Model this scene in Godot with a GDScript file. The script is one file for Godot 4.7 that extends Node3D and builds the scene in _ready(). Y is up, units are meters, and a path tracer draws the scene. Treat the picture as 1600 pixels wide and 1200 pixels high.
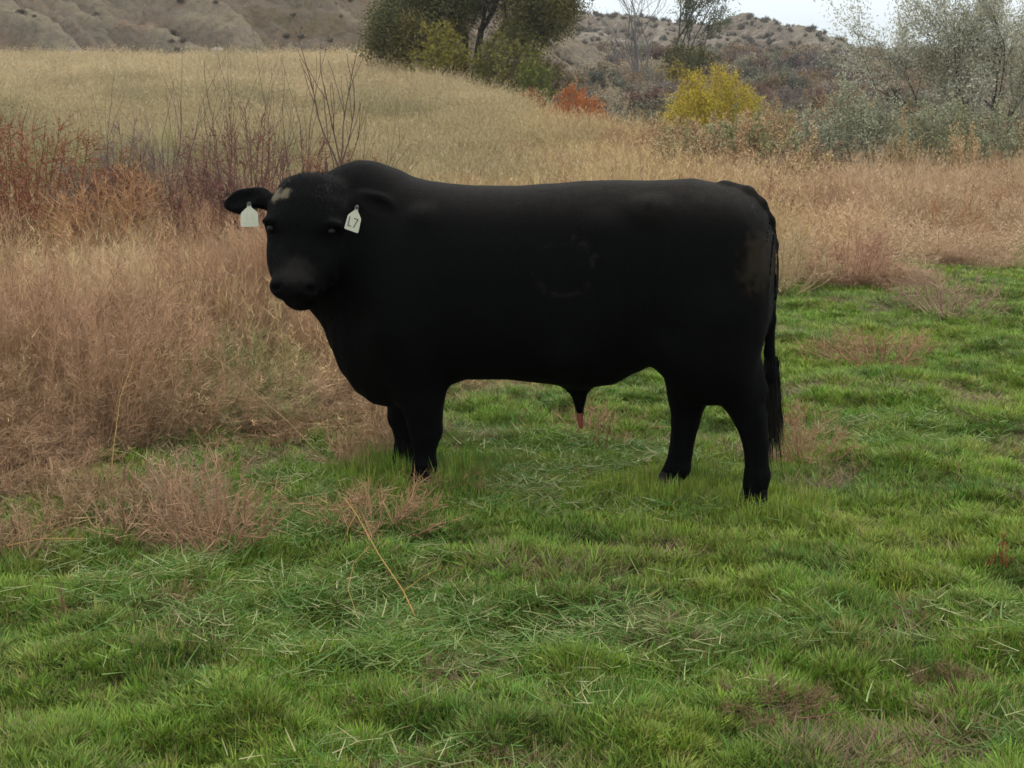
extends Node3D

# ---------------------------------------------------------------- helpers
class Shape:
	var v := PackedVector3Array()
	var c := PackedColorArray()
	var n := PackedVector3Array()

	func tri(a: Vector3, b: Vector3, d: Vector3, col: Color) -> void:
		v.append(a); v.append(b); v.append(d)
		c.append(col); c.append(col); c.append(col)

	func quad(a: Vector3, b: Vector3, d: Vector3, e: Vector3, col: Color) -> void:
		tri(a, b, d, col)
		tri(a, d, e, col)

	# a ribbon that starts at p along way, bends towards bend and ends in a point
	func blade(p: Vector3, way: Vector3, bend: Vector3, length: float, width: float, side: Vector3, segs: int, col: Color, tip: Color) -> void:
		var s := (side - way * side.dot(way)).normalized() * (width * 0.5)
		var a := p - s
		var b := p + s
		for i in range(1, segs + 1):
			var f := float(i) / segs
			var q := p + way * (length * f) + bend * (length * f * f)
			var cc := col.lerp(tip, f)
			if i == segs:
				tri(a, q, b, cc)
			else:
				var w := 1.0 - 0.55 * f
				var na := q - s * w
				var nb := q + s * w
				tri(a, na, nb, cc)
				tri(a, nb, b, cc)
				a = na
				b = nb

	func tube(pts: Array, radii: Array, sides: int, col: Color) -> void:
		var last := PackedVector3Array()
		for i in pts.size():
			var p: Vector3 = pts[i]
			var d: Vector3 = (pts[mini(i + 1, pts.size() - 1)] - pts[maxi(i - 1, 0)]).normalized()
			var u := d.cross(Vector3(0.31, 0.2, 0.93)).normalized()
			var w := d.cross(u)
			var ring := PackedVector3Array()
			for k in sides:
				var a := TAU * k / sides
				ring.append(p + (u * cos(a) + w * sin(a)) * radii[i])
			if i > 0:
				for k in sides:
					var k2 := (k + 1) % sides
					quad(last[k], ring[k], ring[k2], last[k2], col)
			last = ring

	func leaf(p: Vector3, way: Vector3, side: Vector3, length: float, width: float, col: Color) -> void:
		var m := p + way * (length * 0.45)
		var s := side * (width * 0.5)
		tri(p, m - s, p + way * length, col)
		tri(p, p + way * length, m + s, col)

	func mesh(normals := false) -> ArrayMesh:
		var a := []
		a.resize(Mesh.ARRAY_MAX)
		a[Mesh.ARRAY_VERTEX] = v
		a[Mesh.ARRAY_COLOR] = c
		if n.size() == v.size():
			a[Mesh.ARRAY_NORMAL] = n
		var m := ArrayMesh.new()
		if v.size():
			m.add_surface_from_arrays(Mesh.PRIMITIVE_TRIANGLES, a)
		return m

var rng := RandomNumberGenerator.new()
var taken := {}
var bump_noise: NoiseTexture2D
var land := FastNoiseLite.new()
var soft := FastNoiseLite.new()
var clump := FastNoiseLite.new()
var patchy := FastNoiseLite.new()

func rf(a: float, b: float) -> float:
	return rng.randf_range(a, b)

func rdir() -> Vector3:
	var z := rf(-1, 1)
	var a := rf(0, TAU)
	var r := sqrt(1 - z * z)
	return Vector3(r * cos(a), z, r * sin(a))

func numbered(called: String) -> String:
	var k: int = taken.get(called, -1) + 1
	taken[called] = k
	return called if k == 0 else "%s_%03d" % [called, k]

func tag(o: Node, label: String, category := "", group := "", kind := "") -> Node:
	if label: o.set_meta("label", label)
	if category: o.set_meta("category", category)
	if group: o.set_meta("group", group)
	if kind: o.set_meta("kind", kind)
	return o

func thing(called: String, label: String, category: String, at := Vector3.ZERO, group := "", kind := "") -> Node3D:
	var o := Node3D.new()
	o.name = numbered(called)
	add_child(o)
	o.position = at
	tag(o, label, category, group, kind)
	return o

func part(called: String, m: Mesh, mat: Material, parent: Node3D) -> MeshInstance3D:
	var o := MeshInstance3D.new()
	o.name = called
	o.mesh = m
	o.material_override = mat
	parent.add_child(o, true)
	return o

func paint(rough: float, spec := 0.3, through := Color.BLACK) -> StandardMaterial3D:
	var m := StandardMaterial3D.new()
	m.vertex_color_use_as_albedo = true
	m.roughness = rough
	m.metallic_specular = spec
	m.cull_mode = BaseMaterial3D.CULL_DISABLED
	if through != Color.BLACK:
		m.backlight_enabled = true
		m.backlight = through
	return m

func plain(lin: Color, rough: float, spec := 0.3) -> StandardMaterial3D:
	var m := StandardMaterial3D.new()
	m.albedo_color = lin.linear_to_srgb()
	m.roughness = rough
	m.metallic_specular = spec
	return m

# ---------------------------------------------------------------- the bull: a field of tapered bones, meshed as surface nets
# each bone: [kind, a, b, ra, rb, k, reach]; kind 0 tapered capsule, 1 ellipsoid (b = radii, basis in [7]), 2 trunk, 3 hollow (ellipsoid taken away)
var bones: Array = []
var head := Transform3D()
var trunk := PackedFloat32Array([
	-1.13, 1.30, 0.80, 0.05,  -1.09, 1.46, 0.66, 0.17,  -1.03, 1.52, 0.52, 0.225,  -0.95, 1.55, 0.43, 0.26,  -0.87, 1.545, 0.385, 0.29,
	-0.78, 1.52, 0.375, 0.32,  -0.70, 1.495, 0.39, 0.345,  -0.60, 1.475, 0.45, 0.365,  -0.50, 1.464, 0.50, 0.38,  -0.40, 1.458, 0.535, 0.39,
	-0.20, 1.458, 0.545, 0.40,  0.0, 1.473, 0.533, 0.40,  0.15, 1.487, 0.515, 0.39,  0.30, 1.493, 0.54, 0.375,  0.42, 1.492, 0.605, 0.36,
	0.52, 1.496, 0.66, 0.345,  0.65, 1.505, 0.67, 0.335,  0.75, 1.488, 0.66, 0.33,  0.85, 1.470, 0.67, 0.315,  0.93, 1.43, 0.72, 0.285,
	0.99, 1.365, 0.80, 0.235,  1.025, 1.27, 0.88, 0.16,  1.045, 1.15, 0.98, 0.05])

func bone(a: Vector3, b: Vector3, ra: float, rb: float, k := 0.04) -> void:
	bones.append([0, a, b, ra, rb, k, a.distance_to(b) * 0.5 + maxf(ra, rb), Basis()])

func lump(c: Vector3, r: Vector3, k := 0.03, basis := Basis()) -> void:
	bones.append([1, c, r, 0.0, 0.0, k, maxf(r.x, maxf(r.y, r.z)), basis.inverse()])

func hollow(c: Vector3, r: Vector3, k := 0.01, basis := Basis()) -> void:
	bones.append([3, c, r, 0.0, 0.0, k, maxf(r.x, maxf(r.y, r.z)), basis.inverse()])

func hp(s: float, d: float, n: float) -> Vector3:   # a point of the head: to its left side, down the face, out of the face
	return head * Vector3(s, d, n)

func trunk_field(p: Vector3) -> float:
	var x := clampf(p.x, -1.129, 1.044)
	var i := 0
	var last := trunk.size() / 4 - 2
	while i < last and trunk[i * 4 + 4] < x:
		i += 1
	var b := i * 4
	var f := (x - trunk[b]) / (trunk[b + 4] - trunk[b])
	f = lerpf(f, f * f * (3.0 - 2.0 * f), 0.35)
	var top := lerpf(trunk[b + 1], trunk[b + 5], f)
	var bot := lerpf(trunk[b + 2], trunk[b + 6], f)
	var w := lerpf(trunk[b + 3], trunk[b + 7], f)
	var h := (top - bot) * 0.5
	var dy := absf(p.y - (top + bot) * 0.5) / h
	var dz := absf(p.z) / w
	var e := pow(pow(dy, 2.3) + pow(dz, 2.3), 1.0 / 2.3)
	var d := (e - 1.0) * minf(h, w)
	var over := absf(p.x - x)
	return d if over <= 0.0 else sqrt(over * over + maxf(d, 0.0) ** 2)

func bone_field(q: Array, p: Vector3) -> float:
	var kind: int = q[0]
	if kind == 0:
		var a: Vector3 = q[1]
		var ab: Vector3 = q[2] - a
		var h := clampf((p - a).dot(ab) / ab.length_squared(), 0.0, 1.0)
		return p.distance_to(a + ab * h) - lerpf(q[3], q[4], h)
	if kind == 2:
		return trunk_field(p)
	var r: Vector3 = q[2]
	var l: Vector3 = q[7] * (p - q[1])
	var k0 := (l / r).length()
	var k1 := (l / (r * r)).length()
	return k0 * (k0 - 1.0) / maxf(k1, 1e-5)

func field(p: Vector3, near: Array) -> float:
	var d := 9.0
	for i in near:
		var q: Array = bones[i]
		var e := bone_field(q, p)
		var k: float = q[5]
		if q[0] == 3:
			var h := maxf(k - absf(d + e), 0.0) / k
			d = maxf(d, -e) + h * h * k * 0.25
		else:
			var h := maxf(k - absf(d - e), 0.0) / k
			d = minf(d, e) - h * h * k * 0.25
	return d

func lay_out_bull() -> void:
	bones.append([2, Vector3.ZERO, Vector3.ZERO, 0.0, 0.0, 0.05, 99.0, Basis()])
	# neck, dewlap and shoulder
	bone(Vector3(-0.84, 1.12, 0.05), Vector3(-1.07, 1.28, 0.17), 0.29, 0.175, 0.10)
	bone(Vector3(-0.95, 0.95, 0.02), Vector3(-1.125, 1.03, 0.18), 0.20, 0.125, 0.08)
	bone(Vector3(-0.93, 1.42, 0.02), Vector3(-1.06, 1.39, 0.15), 0.12, 0.115, 0.06)
	# edge of the shoulder blade, and the last ribs
	bone(Vector3(-0.56, 1.30, 0.27), Vector3(-0.70, 0.80, 0.335), 0.05, 0.06, 0.08)
	bone(Vector3(0.28, 1.26, 0.27), Vector3(0.14, 0.72, 0.30), 0.05, 0.05, 0.10)
	bone(Vector3(-0.98, 0.72, 0.0), Vector3(-1.125, 0.93, 0.12), 0.10, 0.07, 0.08)
	lump(Vector3(-0.92, 1.41, 0.0), Vector3(0.20, 0.115, 0.17), 0.08)
	lump(Vector3(-0.66, 0.92, 0.24), Vector3(0.20, 0.34, 0.15), 0.10)
	lump(Vector3(-0.66, 0.92, -0.24), Vector3(0.20, 0.34, 0.15), 0.10)
	# front legs
	bone(Vector3(-0.62, 0.70, 0.19), Vector3(-0.60, 0.48, 0.17), 0.155, 0.115, 0.06)
	bone(Vector3(-0.60, 0.48, 0.17), Vector3(-0.583, 0.30, 0.155), 0.112, 0.080, 0.014)
	bone(Vector3(-0.583, 0.30, 0.155), Vector3(-0.588, 0.25, 0.155), 0.080, 0.066, 0.014)
	bone(Vector3(-0.588, 0.25, 0.155), Vector3(-0.59, 0.13, 0.155), 0.058, 0.053, 0.014)
	bone(Vector3(-0.59, 0.13, 0.155), Vector3(-0.60, 0.085, 0.155), 0.060, 0.055, 0.014)
	bone(Vector3(-0.76, 0.62, -0.17), Vector3(-0.78, 0.46, -0.15), 0.14, 0.105, 0.06)
	bone(Vector3(-0.78, 0.46, -0.15), Vector3(-0.79, 0.29, -0.135), 0.105, 0.078, 0.014)
	bone(Vector3(-0.79, 0.29, -0.135), Vector3(-0.785, 0.24, -0.135), 0.078, 0.062, 0.014)
	bone(Vector3(-0.785, 0.24, -0.135), Vector3(-0.78, 0.13, -0.135), 0.056, 0.052, 0.014)
	bone(Vector3(-0.78, 0.13, -0.135), Vector3(-0.79, 0.085, -0.135), 0.060, 0.055, 0.014)
	# hind quarters and legs
	lump(Vector3(0.75, 0.93, 0.17), Vector3(0.26, 0.44, 0.165), 0.12)
	lump(Vector3(0.50, 1.36, 0.235), Vector3(0.07, 0.05, 0.05), 0.08)
	lump(Vector3(0.75, 0.93, -0.17), Vector3(0.26, 0.42, 0.165), 0.12)
	bone(Vector3(0.78, 0.90, 0.165), Vector3(0.775, 0.74, 0.165), 0.185, 0.168, 0.10)
	bone(Vector3(0.79, 0.76, 0.16), Vector3(0.912, 0.545, 0.12), 0.172, 0.102, 0.05)
	bone(Vector3(0.905, 0.545, 0.12), Vector3(0.955, 0.43, 0.11), 0.100, 0.076, 0.014)
	bone(Vector3(0.96, 0.66, 0.11), Vector3(0.985, 0.565, 0.11), 0.035, 0.034, 0.06)
	bone(Vector3(0.955, 0.43, 0.11), Vector3(0.982, 0.30, 0.105), 0.074, 0.056, 0.014)
	bone(Vector3(0.982, 0.30, 0.105), Vector3(0.992, 0.16, 0.10), 0.056, 0.055, 0.014)
	bone(Vector3(0.992, 0.16, 0.10), Vector3(0.982, 0.085, 0.10), 0.062, 0.058, 0.014)
	bone(Vector3(0.66, 0.86, -0.15), Vector3(0.62, 0.68, -0.15), 0.20, 0.14, 0.08)
	bone(Vector3(0.615, 0.68, -0.15), Vector3(0.635, 0.47, -0.13), 0.125, 0.095, 0.014)
	bone(Vector3(0.635, 0.47, -0.13), Vector3(0.627, 0.35, -0.125), 0.094, 0.068, 0.014)
	bone(Vector3(0.690, 0.60, -0.13), Vector3(0.695, 0.52, -0.13), 0.038, 0.036, 0.06)
	bone(Vector3(0.627, 0.35, -0.125), Vector3(0.608, 0.20, -0.12), 0.066, 0.055, 0.014)
	bone(Vector3(0.608, 0.20, -0.12), Vector3(0.595, 0.12, -0.12), 0.056, 0.062, 0.014)
	bone(Vector3(0.595, 0.12, -0.12), Vector3(0.565, 0.075, -0.12), 0.060, 0.056, 0.014)
	lump(Vector3(0.655, 0.66, -0.03), Vector3(0.045, 0.09, 0.06), 0.03)
	# flank fold, sheath
	bone(Vector3(0.52, 0.82, 0.17), Vector3(0.64, 0.76, 0.19), 0.10, 0.10, 0.08)
	bone(Vector3(0.12, 0.56, 0.0), Vector3(0.135, 0.455, 0.0), 0.062, 0.026, 0.07)
	bone(Vector3(0.135, 0.455, 0.0), Vector3(0.137, 0.40, 0.0), 0.027, 0.019, 0.02)
	# tail
	var tl := [Vector3(0.800, 1.455, 0), Vector3(0.900, 1.437, 0), Vector3(0.958, 1.39, 0), Vector3(1.000, 1.315, 0), Vector3(1.021, 1.21, 0), Vector3(1.022, 1.045, 0), Vector3(1.022, 0.87, 0), Vector3(1.022, 0.72, 0), Vector3(1.030, 0.60, 0), Vector3(1.040, 0.50, 0)]
	var tr := [0.045, 0.036, 0.031, 0.028, 0.025, 0.023, 0.024, 0.023, 0.030, 0.016]
	for i in tl.size() - 1:
		bone(tl[i], tl[i + 1], tr[i], tr[i + 1], 0.02)
	# head
	bone(hp(0, 0.10, -0.04), hp(0, 0.16, -0.03), 0.150, 0.155, 0.06)
	lump(hp(0, 0.14, -0.02), Vector3(0.172, 0.145, 0.14), 0.04, head.basis)
	lump(hp(0, 0.02, -0.03), Vector3(0.13, 0.06, 0.09), 0.06, head.basis)
	lump(hp(0, 0.215, 0.015), Vector3(0.168, 0.085, 0.10), 0.04, head.basis)
	for s in [-1.0, 1.0]:
		lump(hp(s * 0.100, 0.31, -0.065), Vector3(0.068, 0.165, 0.105), 0.05, head.basis)
		lump(hp(s * 0.062, 0.43, -0.035), Vector3(0.058, 0.12, 0.085), 0.05, head.basis)
	bone(hp(0, 0.22, 0.0), hp(0, 0.48, 0.0), 0.118, 0.090, 0.04)
	bone(hp(0, 0.30, -0.13), hp(0, 0.53, -0.085), 0.095, 0.060, 0.04)
	lump(hp(0, 0.525, 0.005), Vector3(0.112, 0.082, 0.088), 0.03, head.basis)
	lump(hp(0, 0.575, -0.06), Vector3(0.064, 0.046, 0.055), 0.03, head.basis)
	for s in [-1.0, 1.0]:
		lump(hp(s * 0.062, 0.540, 0.040), Vector3(0.036, 0.036, 0.032), 0.04, head.basis)
		hollow(hp(s * 0.074, 0.552, 0.075), Vector3(0.024, 0.015, 0.026), 0.01, head.basis)
		hollow(hp(s * 0.142, 0.255, 0.075), Vector3(0.022, 0.018, 0.024), 0.02, head.basis)
		lump(hp(s * 0.128, 0.222, 0.065), Vector3(0.04, 0.016, 0.03), 0.03, head.basis)
		# ears: a stalk and a broad drooping cup, hollow in front
		var out := Basis(head.basis.z.normalized(), s * -0.38) * head.basis
		bone(hp(s * 0.13, 0.100, -0.05), hp(s * 0.24, 0.075, -0.04), 0.042, 0.036, 0.03)
		lump(hp(s * 0.280, 0.078, -0.035), Vector3(0.102, 0.050, 0.024), 0.03, out)
		lump(hp(s * 0.296, 0.098, -0.035), Vector3(0.052, 0.060, 0.021), 0.03, out)
		hollow(hp(s * 0.295, 0.086, 0.0), Vector3(0.078, 0.040, 0.028), 0.015, out)
	hollow(hp(0, 0.588, 0.0), Vector3(0.060, 0.005, 0.05), 0.01, head.basis)

func mesh_field(lo: Vector3, hi: Vector3, cell: float, coloring: Callable) -> ArrayMesh:
	var n := Vector3i(((hi - lo) / cell).ceil())
	n = (n / 8 + Vector3i.ONE) * 8
	var sx := n.x + 1
	var sy := n.y + 1
	var sz := n.z + 1
	var val := PackedFloat32Array()
	val.resize(sx * sy * sz)
	val.fill(1e9)
	var cells := PackedInt32Array()
	var block := cell * 8.0
	var half_diag := block * 0.867
	for bz in n.z / 8:
		for by in n.y / 8:
			for bx in n.x / 8:
				var mid := lo + (Vector3(bx, by, bz) + Vector3.ONE * 0.5) * block
				var near := []
				for i in bones.size():
					var q: Array = bones[i]
					if q[0] == 2:
						if trunk_field(mid) < half_diag * 1.6 + 0.12: near.append(i)
						continue
					var c: Vector3 = (q[1] + q[2]) * 0.5 if q[0] == 0 else q[1]
					if mid.distance_to(c) < q[6] + half_diag + q[5] and bone_field(q, mid) < half_diag * 1.8 + q[5]:
						near.append(i)
				if near.is_empty() or absf(field(mid, near)) > half_diag * 1.8 + 0.02:
					continue
				for sub in 64:
					var o := Vector3i(bx * 8 + (sub & 3) * 2, by * 8 + ((sub >> 2) & 3) * 2, bz * 8 + (sub >> 4) * 2)
					var sm := lo + (Vector3(o) + Vector3.ONE) * cell
					if absf(field(sm, near)) > cell * 1.75 * 1.6:
						continue
					for k in 27:
						var g := o + Vector3i(k % 3, (k / 3) % 3, k / 9)
						var at := (g.z * sy + g.y) * sx + g.x
						if val[at] > 1e8:
							val[at] = field(lo + Vector3(g) * cell, near)
					for k in 8:
						cells.append(((o.z + (k >> 2)) * sy + o.y + ((k >> 1) & 1)) * sx + o.x + (k & 1))
	var corner := PackedInt32Array()
	for k in 8:
		corner.append(((k >> 2) * sy + ((k >> 1) & 1)) * sx + (k & 1))
	var vert_of := {}
	var v := PackedVector3Array()
	var edges := [0, 1, 2, 3, 4, 5, 6, 7, 0, 2, 1, 3, 4, 6, 5, 7, 0, 4, 1, 5, 2, 6, 3, 7]
	for at in cells:
		var f := PackedFloat32Array()
		var mask := 0
		for k in 8:
			var x := val[at + corner[k]]
			f.append(x)
			if x < 0.0: mask |= 1 << k
		if mask == 0 or mask == 255:
			continue
		var sum := Vector3.ZERO
		var m := 0
		for e in 12:
			var a: int = edges[e * 2]
			var b: int = edges[e * 2 + 1]
			if (f[a] < 0.0) != (f[b] < 0.0):
				var t := f[a] / (f[a] - f[b])
				var pa := Vector3(a & 1, (a >> 1) & 1, a >> 2)
				var pb := Vector3(b & 1, (b >> 1) & 1, b >> 2)
				sum += pa.lerp(pb, t)
				m += 1
		var gx := at % sx
		var gy := (at / sx) % sy
		var gz := at / (sx * sy)
		vert_of[at] = v.size()
		v.append(lo + (Vector3(gx, gy, gz) + sum / m) * cell)
	var idx := PackedInt32Array()
	var steps := [1, sx, sx * sy]
	for at in vert_of:
		for axis in 3:
			var e: int = steps[axis]
			var u: int = steps[(axis + 1) % 3]
			var w: int = steps[(axis + 2) % 3]
			var a := val[at]
			var b := val[at + e]
			if (a < 0.0) == (b < 0.0):
				continue
			if not (vert_of.has(at - u) and vert_of.has(at - w) and vert_of.has(at - u - w)):
				continue
			var q0: int = vert_of[at]
			var q1: int = vert_of[at - u]
			var q2: int = vert_of[at - u - w]
			var q3: int = vert_of[at - w]
			if a < 0.0:
				idx.append_array([q0, q2, q1, q0, q3, q2])
			else:
				idx.append_array([q0, q1, q2, q0, q2, q3])
	var nor := PackedVector3Array()
	nor.resize(v.size())
	for i in range(0, idx.size(), 3):
		var fn := (v[idx[i + 2]] - v[idx[i]]).cross(v[idx[i + 1]] - v[idx[i]])
		nor[idx[i]] += fn
		nor[idx[i + 1]] += fn
		nor[idx[i + 2]] += fn
	var col := PackedColorArray()
	for i in v.size():
		nor[i] = nor[i].normalized()
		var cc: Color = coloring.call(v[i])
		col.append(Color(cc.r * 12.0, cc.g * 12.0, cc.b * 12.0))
	var arr := []
	arr.resize(Mesh.ARRAY_MAX)
	arr[Mesh.ARRAY_VERTEX] = v
	arr[Mesh.ARRAY_NORMAL] = nor
	arr[Mesh.ARRAY_COLOR] = col
	arr[Mesh.ARRAY_INDEX] = idx
	var made := ArrayMesh.new()
	made.add_surface_from_arrays(Mesh.PRIMITIVE_TRIANGLES, arr)
	return made

func hide_color(p: Vector3) -> Color:
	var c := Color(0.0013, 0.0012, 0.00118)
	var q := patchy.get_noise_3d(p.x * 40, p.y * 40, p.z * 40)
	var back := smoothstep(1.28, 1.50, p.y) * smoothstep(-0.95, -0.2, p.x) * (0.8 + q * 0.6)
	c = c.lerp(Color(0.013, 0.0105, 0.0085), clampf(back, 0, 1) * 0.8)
	# dried mud: on the rump beside the tail, and on the forehead
	var m := Vector2((p.x - 0.985) / 0.075, (p.y - 1.16) / 0.13)
	var rump := smoothstep(1.35, 0.35, m.length() + q * 0.7) if p.z > 0.0 else 0.0
	c = c.lerp(Color(0.026, 0.020, 0.012), rump * 0.5)
	var h := head.affine_inverse() * p
	var f := Vector2((h.x + 0.115) / 0.055, (h.y - 0.085) / 0.038)
	if h.z > 0.02:
		c = c.lerp(Color(0.12, 0.095, 0.062), smoothstep(1.2, 0.6, f.length() + q * 0.8) * 0.75)
		c = c.lerp(Color(0.012, 0.0105, 0.0095), smoothstep(0.10, 0.03, Vector2(h.x, h.y - 0.47).length() + q * 0.03) * 0.8)
	# scuffs on the flank
	var brand := Vector2(p.x - 0.14, p.y - 1.13)
	if p.z > 0.0 and absf(brand.length() - 0.12 - q * 0.04) < 0.007 + q * 0.02 and q > 0.10:
		c = c.lerp(Color(0.013, 0.011, 0.0095), 0.45)
	return c

func build_bull() -> void:
	var fd := Vector3(0.12, 0.0, 0.993).normalized()          # where the head looks
	var sd := Vector3(0.993, 0.0, -0.12).normalized()         # its left side
	var dn := (Vector3(0, -1, 0) * cos(0.40) + fd * sin(0.40)).rotated(fd, -0.045).normalized()
	sd = (sd - dn * sd.dot(dn)).normalized()
	head = Transform3D(Basis(sd, dn, dn.cross(sd)), Vector3(-1.100, 1.468, 0.26)).scaled_local(Vector3(1.11, 0.95, 1.04))
	lay_out_bull()
	var b := thing("bull", "black bull standing side on in the grass with its head turned to look out", "bull", Vector3(0.19, 0.0, -7.2))
	b.rotation.y = -deg_to_rad(14)
	var hide := paint(0.75, 0.13)
	hide.albedo_color = Color(1.0 / 12.0, 1.0 / 12.0, 1.0 / 12.0).linear_to_srgb()
	hide.heightmap_enabled = true
	hide.heightmap_texture = bump_noise
	hide.heightmap_scale = 0.10
	hide.uv1_triplanar = true
	hide.uv1_scale = Vector3(26, 7, 26)
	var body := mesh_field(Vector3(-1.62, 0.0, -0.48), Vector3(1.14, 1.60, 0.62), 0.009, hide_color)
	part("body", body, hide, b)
	# the coat: short strands that lie along the hide
	var arr := body.surface_get_arrays(0)
	var bv: PackedVector3Array = arr[Mesh.ARRAY_VERTEX]
	var bn: PackedVector3Array = arr[Mesh.ARRAY_NORMAL]
	var bc: PackedColorArray = arr[Mesh.ARRAY_COLOR]
	var coat := Shape.new()
	for i in 90000:
		var k := rng.randi() % bv.size()
		var p := bv[k]
		if p.y < 0.12: continue
		var nrm := bn[k]
		var lay := Vector3(0.8, -0.7, 0.0) if p.x > -0.95 else Vector3(0.1, -0.9, 0.3)
		lay = (lay - nrm * lay.dot(nrm) + nrm * rf(0.15, 0.5) + rdir() * 0.22).normalized()
		var l := rf(0.012, 0.026)
		coat.blade(p - nrm * 0.003, lay, Vector3(0, -0.004, 0), l, rf(0.0012, 0.0022), nrm.cross(lay), 1, bc[k], bc[k])
	var gloss := paint(0.48, 0.20)
	gloss.albedo_color = hide.albedo_color
	part("coat_hair", coat.mesh(), gloss, b).set_meta("kind", "stuff")
	var black := paint(0.6, 0.22)
	black.albedo_color = Color(0.05, 0.05, 0.05).linear_to_srgb()
	var sw := Shape.new()
	for i in 800:
		var p := Vector3(1.034 + rf(-0.034, 0.034), rf(0.44, 0.70), rf(-0.03, 0.03))
		var way := Vector3(rf(-0.10, 0.20), -1, rf(-0.12, 0.12)).normalized()
		sw.blade(p, way, Vector3(rf(-0.04, 0.03), -0.02, rf(-0.03, 0.03)), rf(0.10, 0.24) + (0.12 if i % 5 == 0 else 0.0), 0.005, rdir(), 3, Color(20 * 0.003, 20 * 0.0045, 20 * 0.004), Color(20 * 0.012, 20 * 0.009, 20 * 0.007))
	part("tail_switch", sw.mesh(), black, b)
	# poll and sheath tufts
	var tf := Shape.new()
	for i in 500:
		var p := hp(rf(-0.11, 0.11), rf(0.0, 0.10), rf(0.05, 0.085))
		tf.blade(p, (head.basis * Vector3(rf(-0.5, 0.5), 0.8, rf(0.3, 0.7))).normalized(), Vector3(0, -0.01, 0), rf(0.02, 0.035), 0.003, rdir(), 2, Color(20 * 0.004, 20 * 0.0036, 20 * 0.0034), Color(20 * 0.006, 20 * 0.005, 20 * 0.0045))
	for i in 420:
		var side := -1.0 if i % 2 == 0 else 1.0
		var a := rf(0, TAU)
		var p := hp(side * (0.29 + cos(a) * 0.085), 0.092 + sin(a) * 0.048, -0.03 + rf(-0.01, 0.01))
		tf.blade(p, (head.basis * Vector3(side * (cos(a) + 0.3), sin(a) + 0.3, rf(-0.3, 0.5))).normalized(), Vector3(0, -0.006, 0), rf(0.015, 0.03), 0.0025, rdir(), 1, Color(0.06, 0.055, 0.05), Color(0.08, 0.07, 0.06))
	part("poll_hair", tf.mesh(), black, b)
	var st := Shape.new()
	for i in 60:
		st.blade(Vector3(0.136 + rf(-0.018, 0.018), rf(0.40, 0.46), rf(-0.018, 0.018)), Vector3(rf(-0.25, 0.15), -1, rf(-0.2, 0.2)).normalized(), Vector3.ZERO, rf(0.03, 0.06), 0.004, rdir(), 1, Color(20 * 0.01, 20 * 0.008, 20 * 0.006), Color(20 * 0.02, 20 * 0.014, 20 * 0.009))
	for i in 14:
		st.blade(Vector3(0.075 + rf(-0.01, 0.01), 0.50, rf(-0.01, 0.02)), Vector3(-0.5 + rf(-0.3, 0.3), -0.7, rf(-0.2, 0.2)).normalized(), Vector3.ZERO, rf(0.02, 0.035), 0.004, rdir(), 1, Color(20 * 0.01, 20 * 0.008, 20 * 0.006), Color(20 * 0.01, 20 * 0.008, 20 * 0.006))
	part("sheath_hair", st.mesh(), black, b).set_meta("kind", "stuff")
	var tip := Shape.new()
	tip.tube([Vector3(0.137, 0.42, 0), Vector3(0.137, 0.38, 0), Vector3(0.141, 0.345, 0), Vector3(0.144, 0.318, 0), Vector3(0.144, 0.312, 0)], [0.013, 0.015, 0.013, 0.010, 0.002], 8, Color(0.16, 0.045, 0.028))
	part("sheath_tip", tip.mesh(), paint(0.5, 0.3), b)
	# hooves: two claws on each foot
	var horn := paint(0.85, 0.15)
	var feet := [[Vector3(-0.605, 0, 0.155), 0.0], [Vector3(-0.795, 0, -0.135), 0.0], [Vector3(0.975, 0, 0.10), 0.0], [Vector3(0.555, 0, -0.12), 0.0]]
	for f in feet:
		for side in [-1.0, 1.0]:
			var hoof := Shape.new()
			var rings := []
			for lv in 3:
				var y: float = [0.0, 0.045, 0.10][lv]
				var grow: float = [1.0, 0.93, 0.74][lv]
				var ring := PackedVector3Array()
				for k in 12:
					var a := TAU * k / 12.0
					var x := -cos(a)
					var len_x := (0.085 if x < 0 else 0.055) * grow
					var half := 0.031 * grow * (1.0 if x > -0.5 else 1.0 - 0.5 * (absf(x) - 0.5))
					ring.append(f[0] + Vector3(x * len_x + 0.012 * lv, y - 0.0, side * 0.031 + sin(a) * half))
				rings.append(ring)
			for lv in 2:
				for k in 12:
					var k2 := (k + 1) % 12
					hoof.quad(rings[lv][k], rings[lv + 1][k], rings[lv + 1][k2], rings[lv][k2], Color(0.022, 0.019, 0.016) if f[0].x > 0.5 and f[0].x < 0.6 else Color(0.007, 0.006, 0.0055))
			for k in range(1, 11):
				hoof.tri(rings[2][0], rings[2][k + 1], rings[2][k], Color(0.007, 0.006, 0.0055))
			part("hoof", hoof.mesh(), horn, b)
	# wet nose pad between the nostrils
	var pad := SphereMesh.new()
	pad.radius = 1.0
	pad.height = 2.0
	pad.radial_segments = 28
	pad.rings = 14
	var nose := part("nose", pad, plain(Color(0.0028, 0.0025, 0.0024), 0.5, 0.2), b)
	nose.transform = Transform3D(head.basis.orthonormalized() * Basis.from_scale(Vector3(0.058, 0.030, 0.030)), hp(0, 0.552, 0.054))
	# eyes
	for s2 in [-1.0, 1.0]:
		var eye := SphereMesh.new()
		eye.radius = 0.021
		eye.height = 0.042
		eye.radial_segments = 20
		eye.rings = 10
		var e := part("eye", eye, plain(Color(0.003, 0.0025, 0.002), 0.35, 0.25), b)
		e.position = hp(s2 * 0.128, 0.254, 0.056)
	# ear tags: a neck, shoulders and a panel, with the number on the front
	var white := plain(Color(0.36, 0.36, 0.28), 0.7, 0.3)
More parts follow.
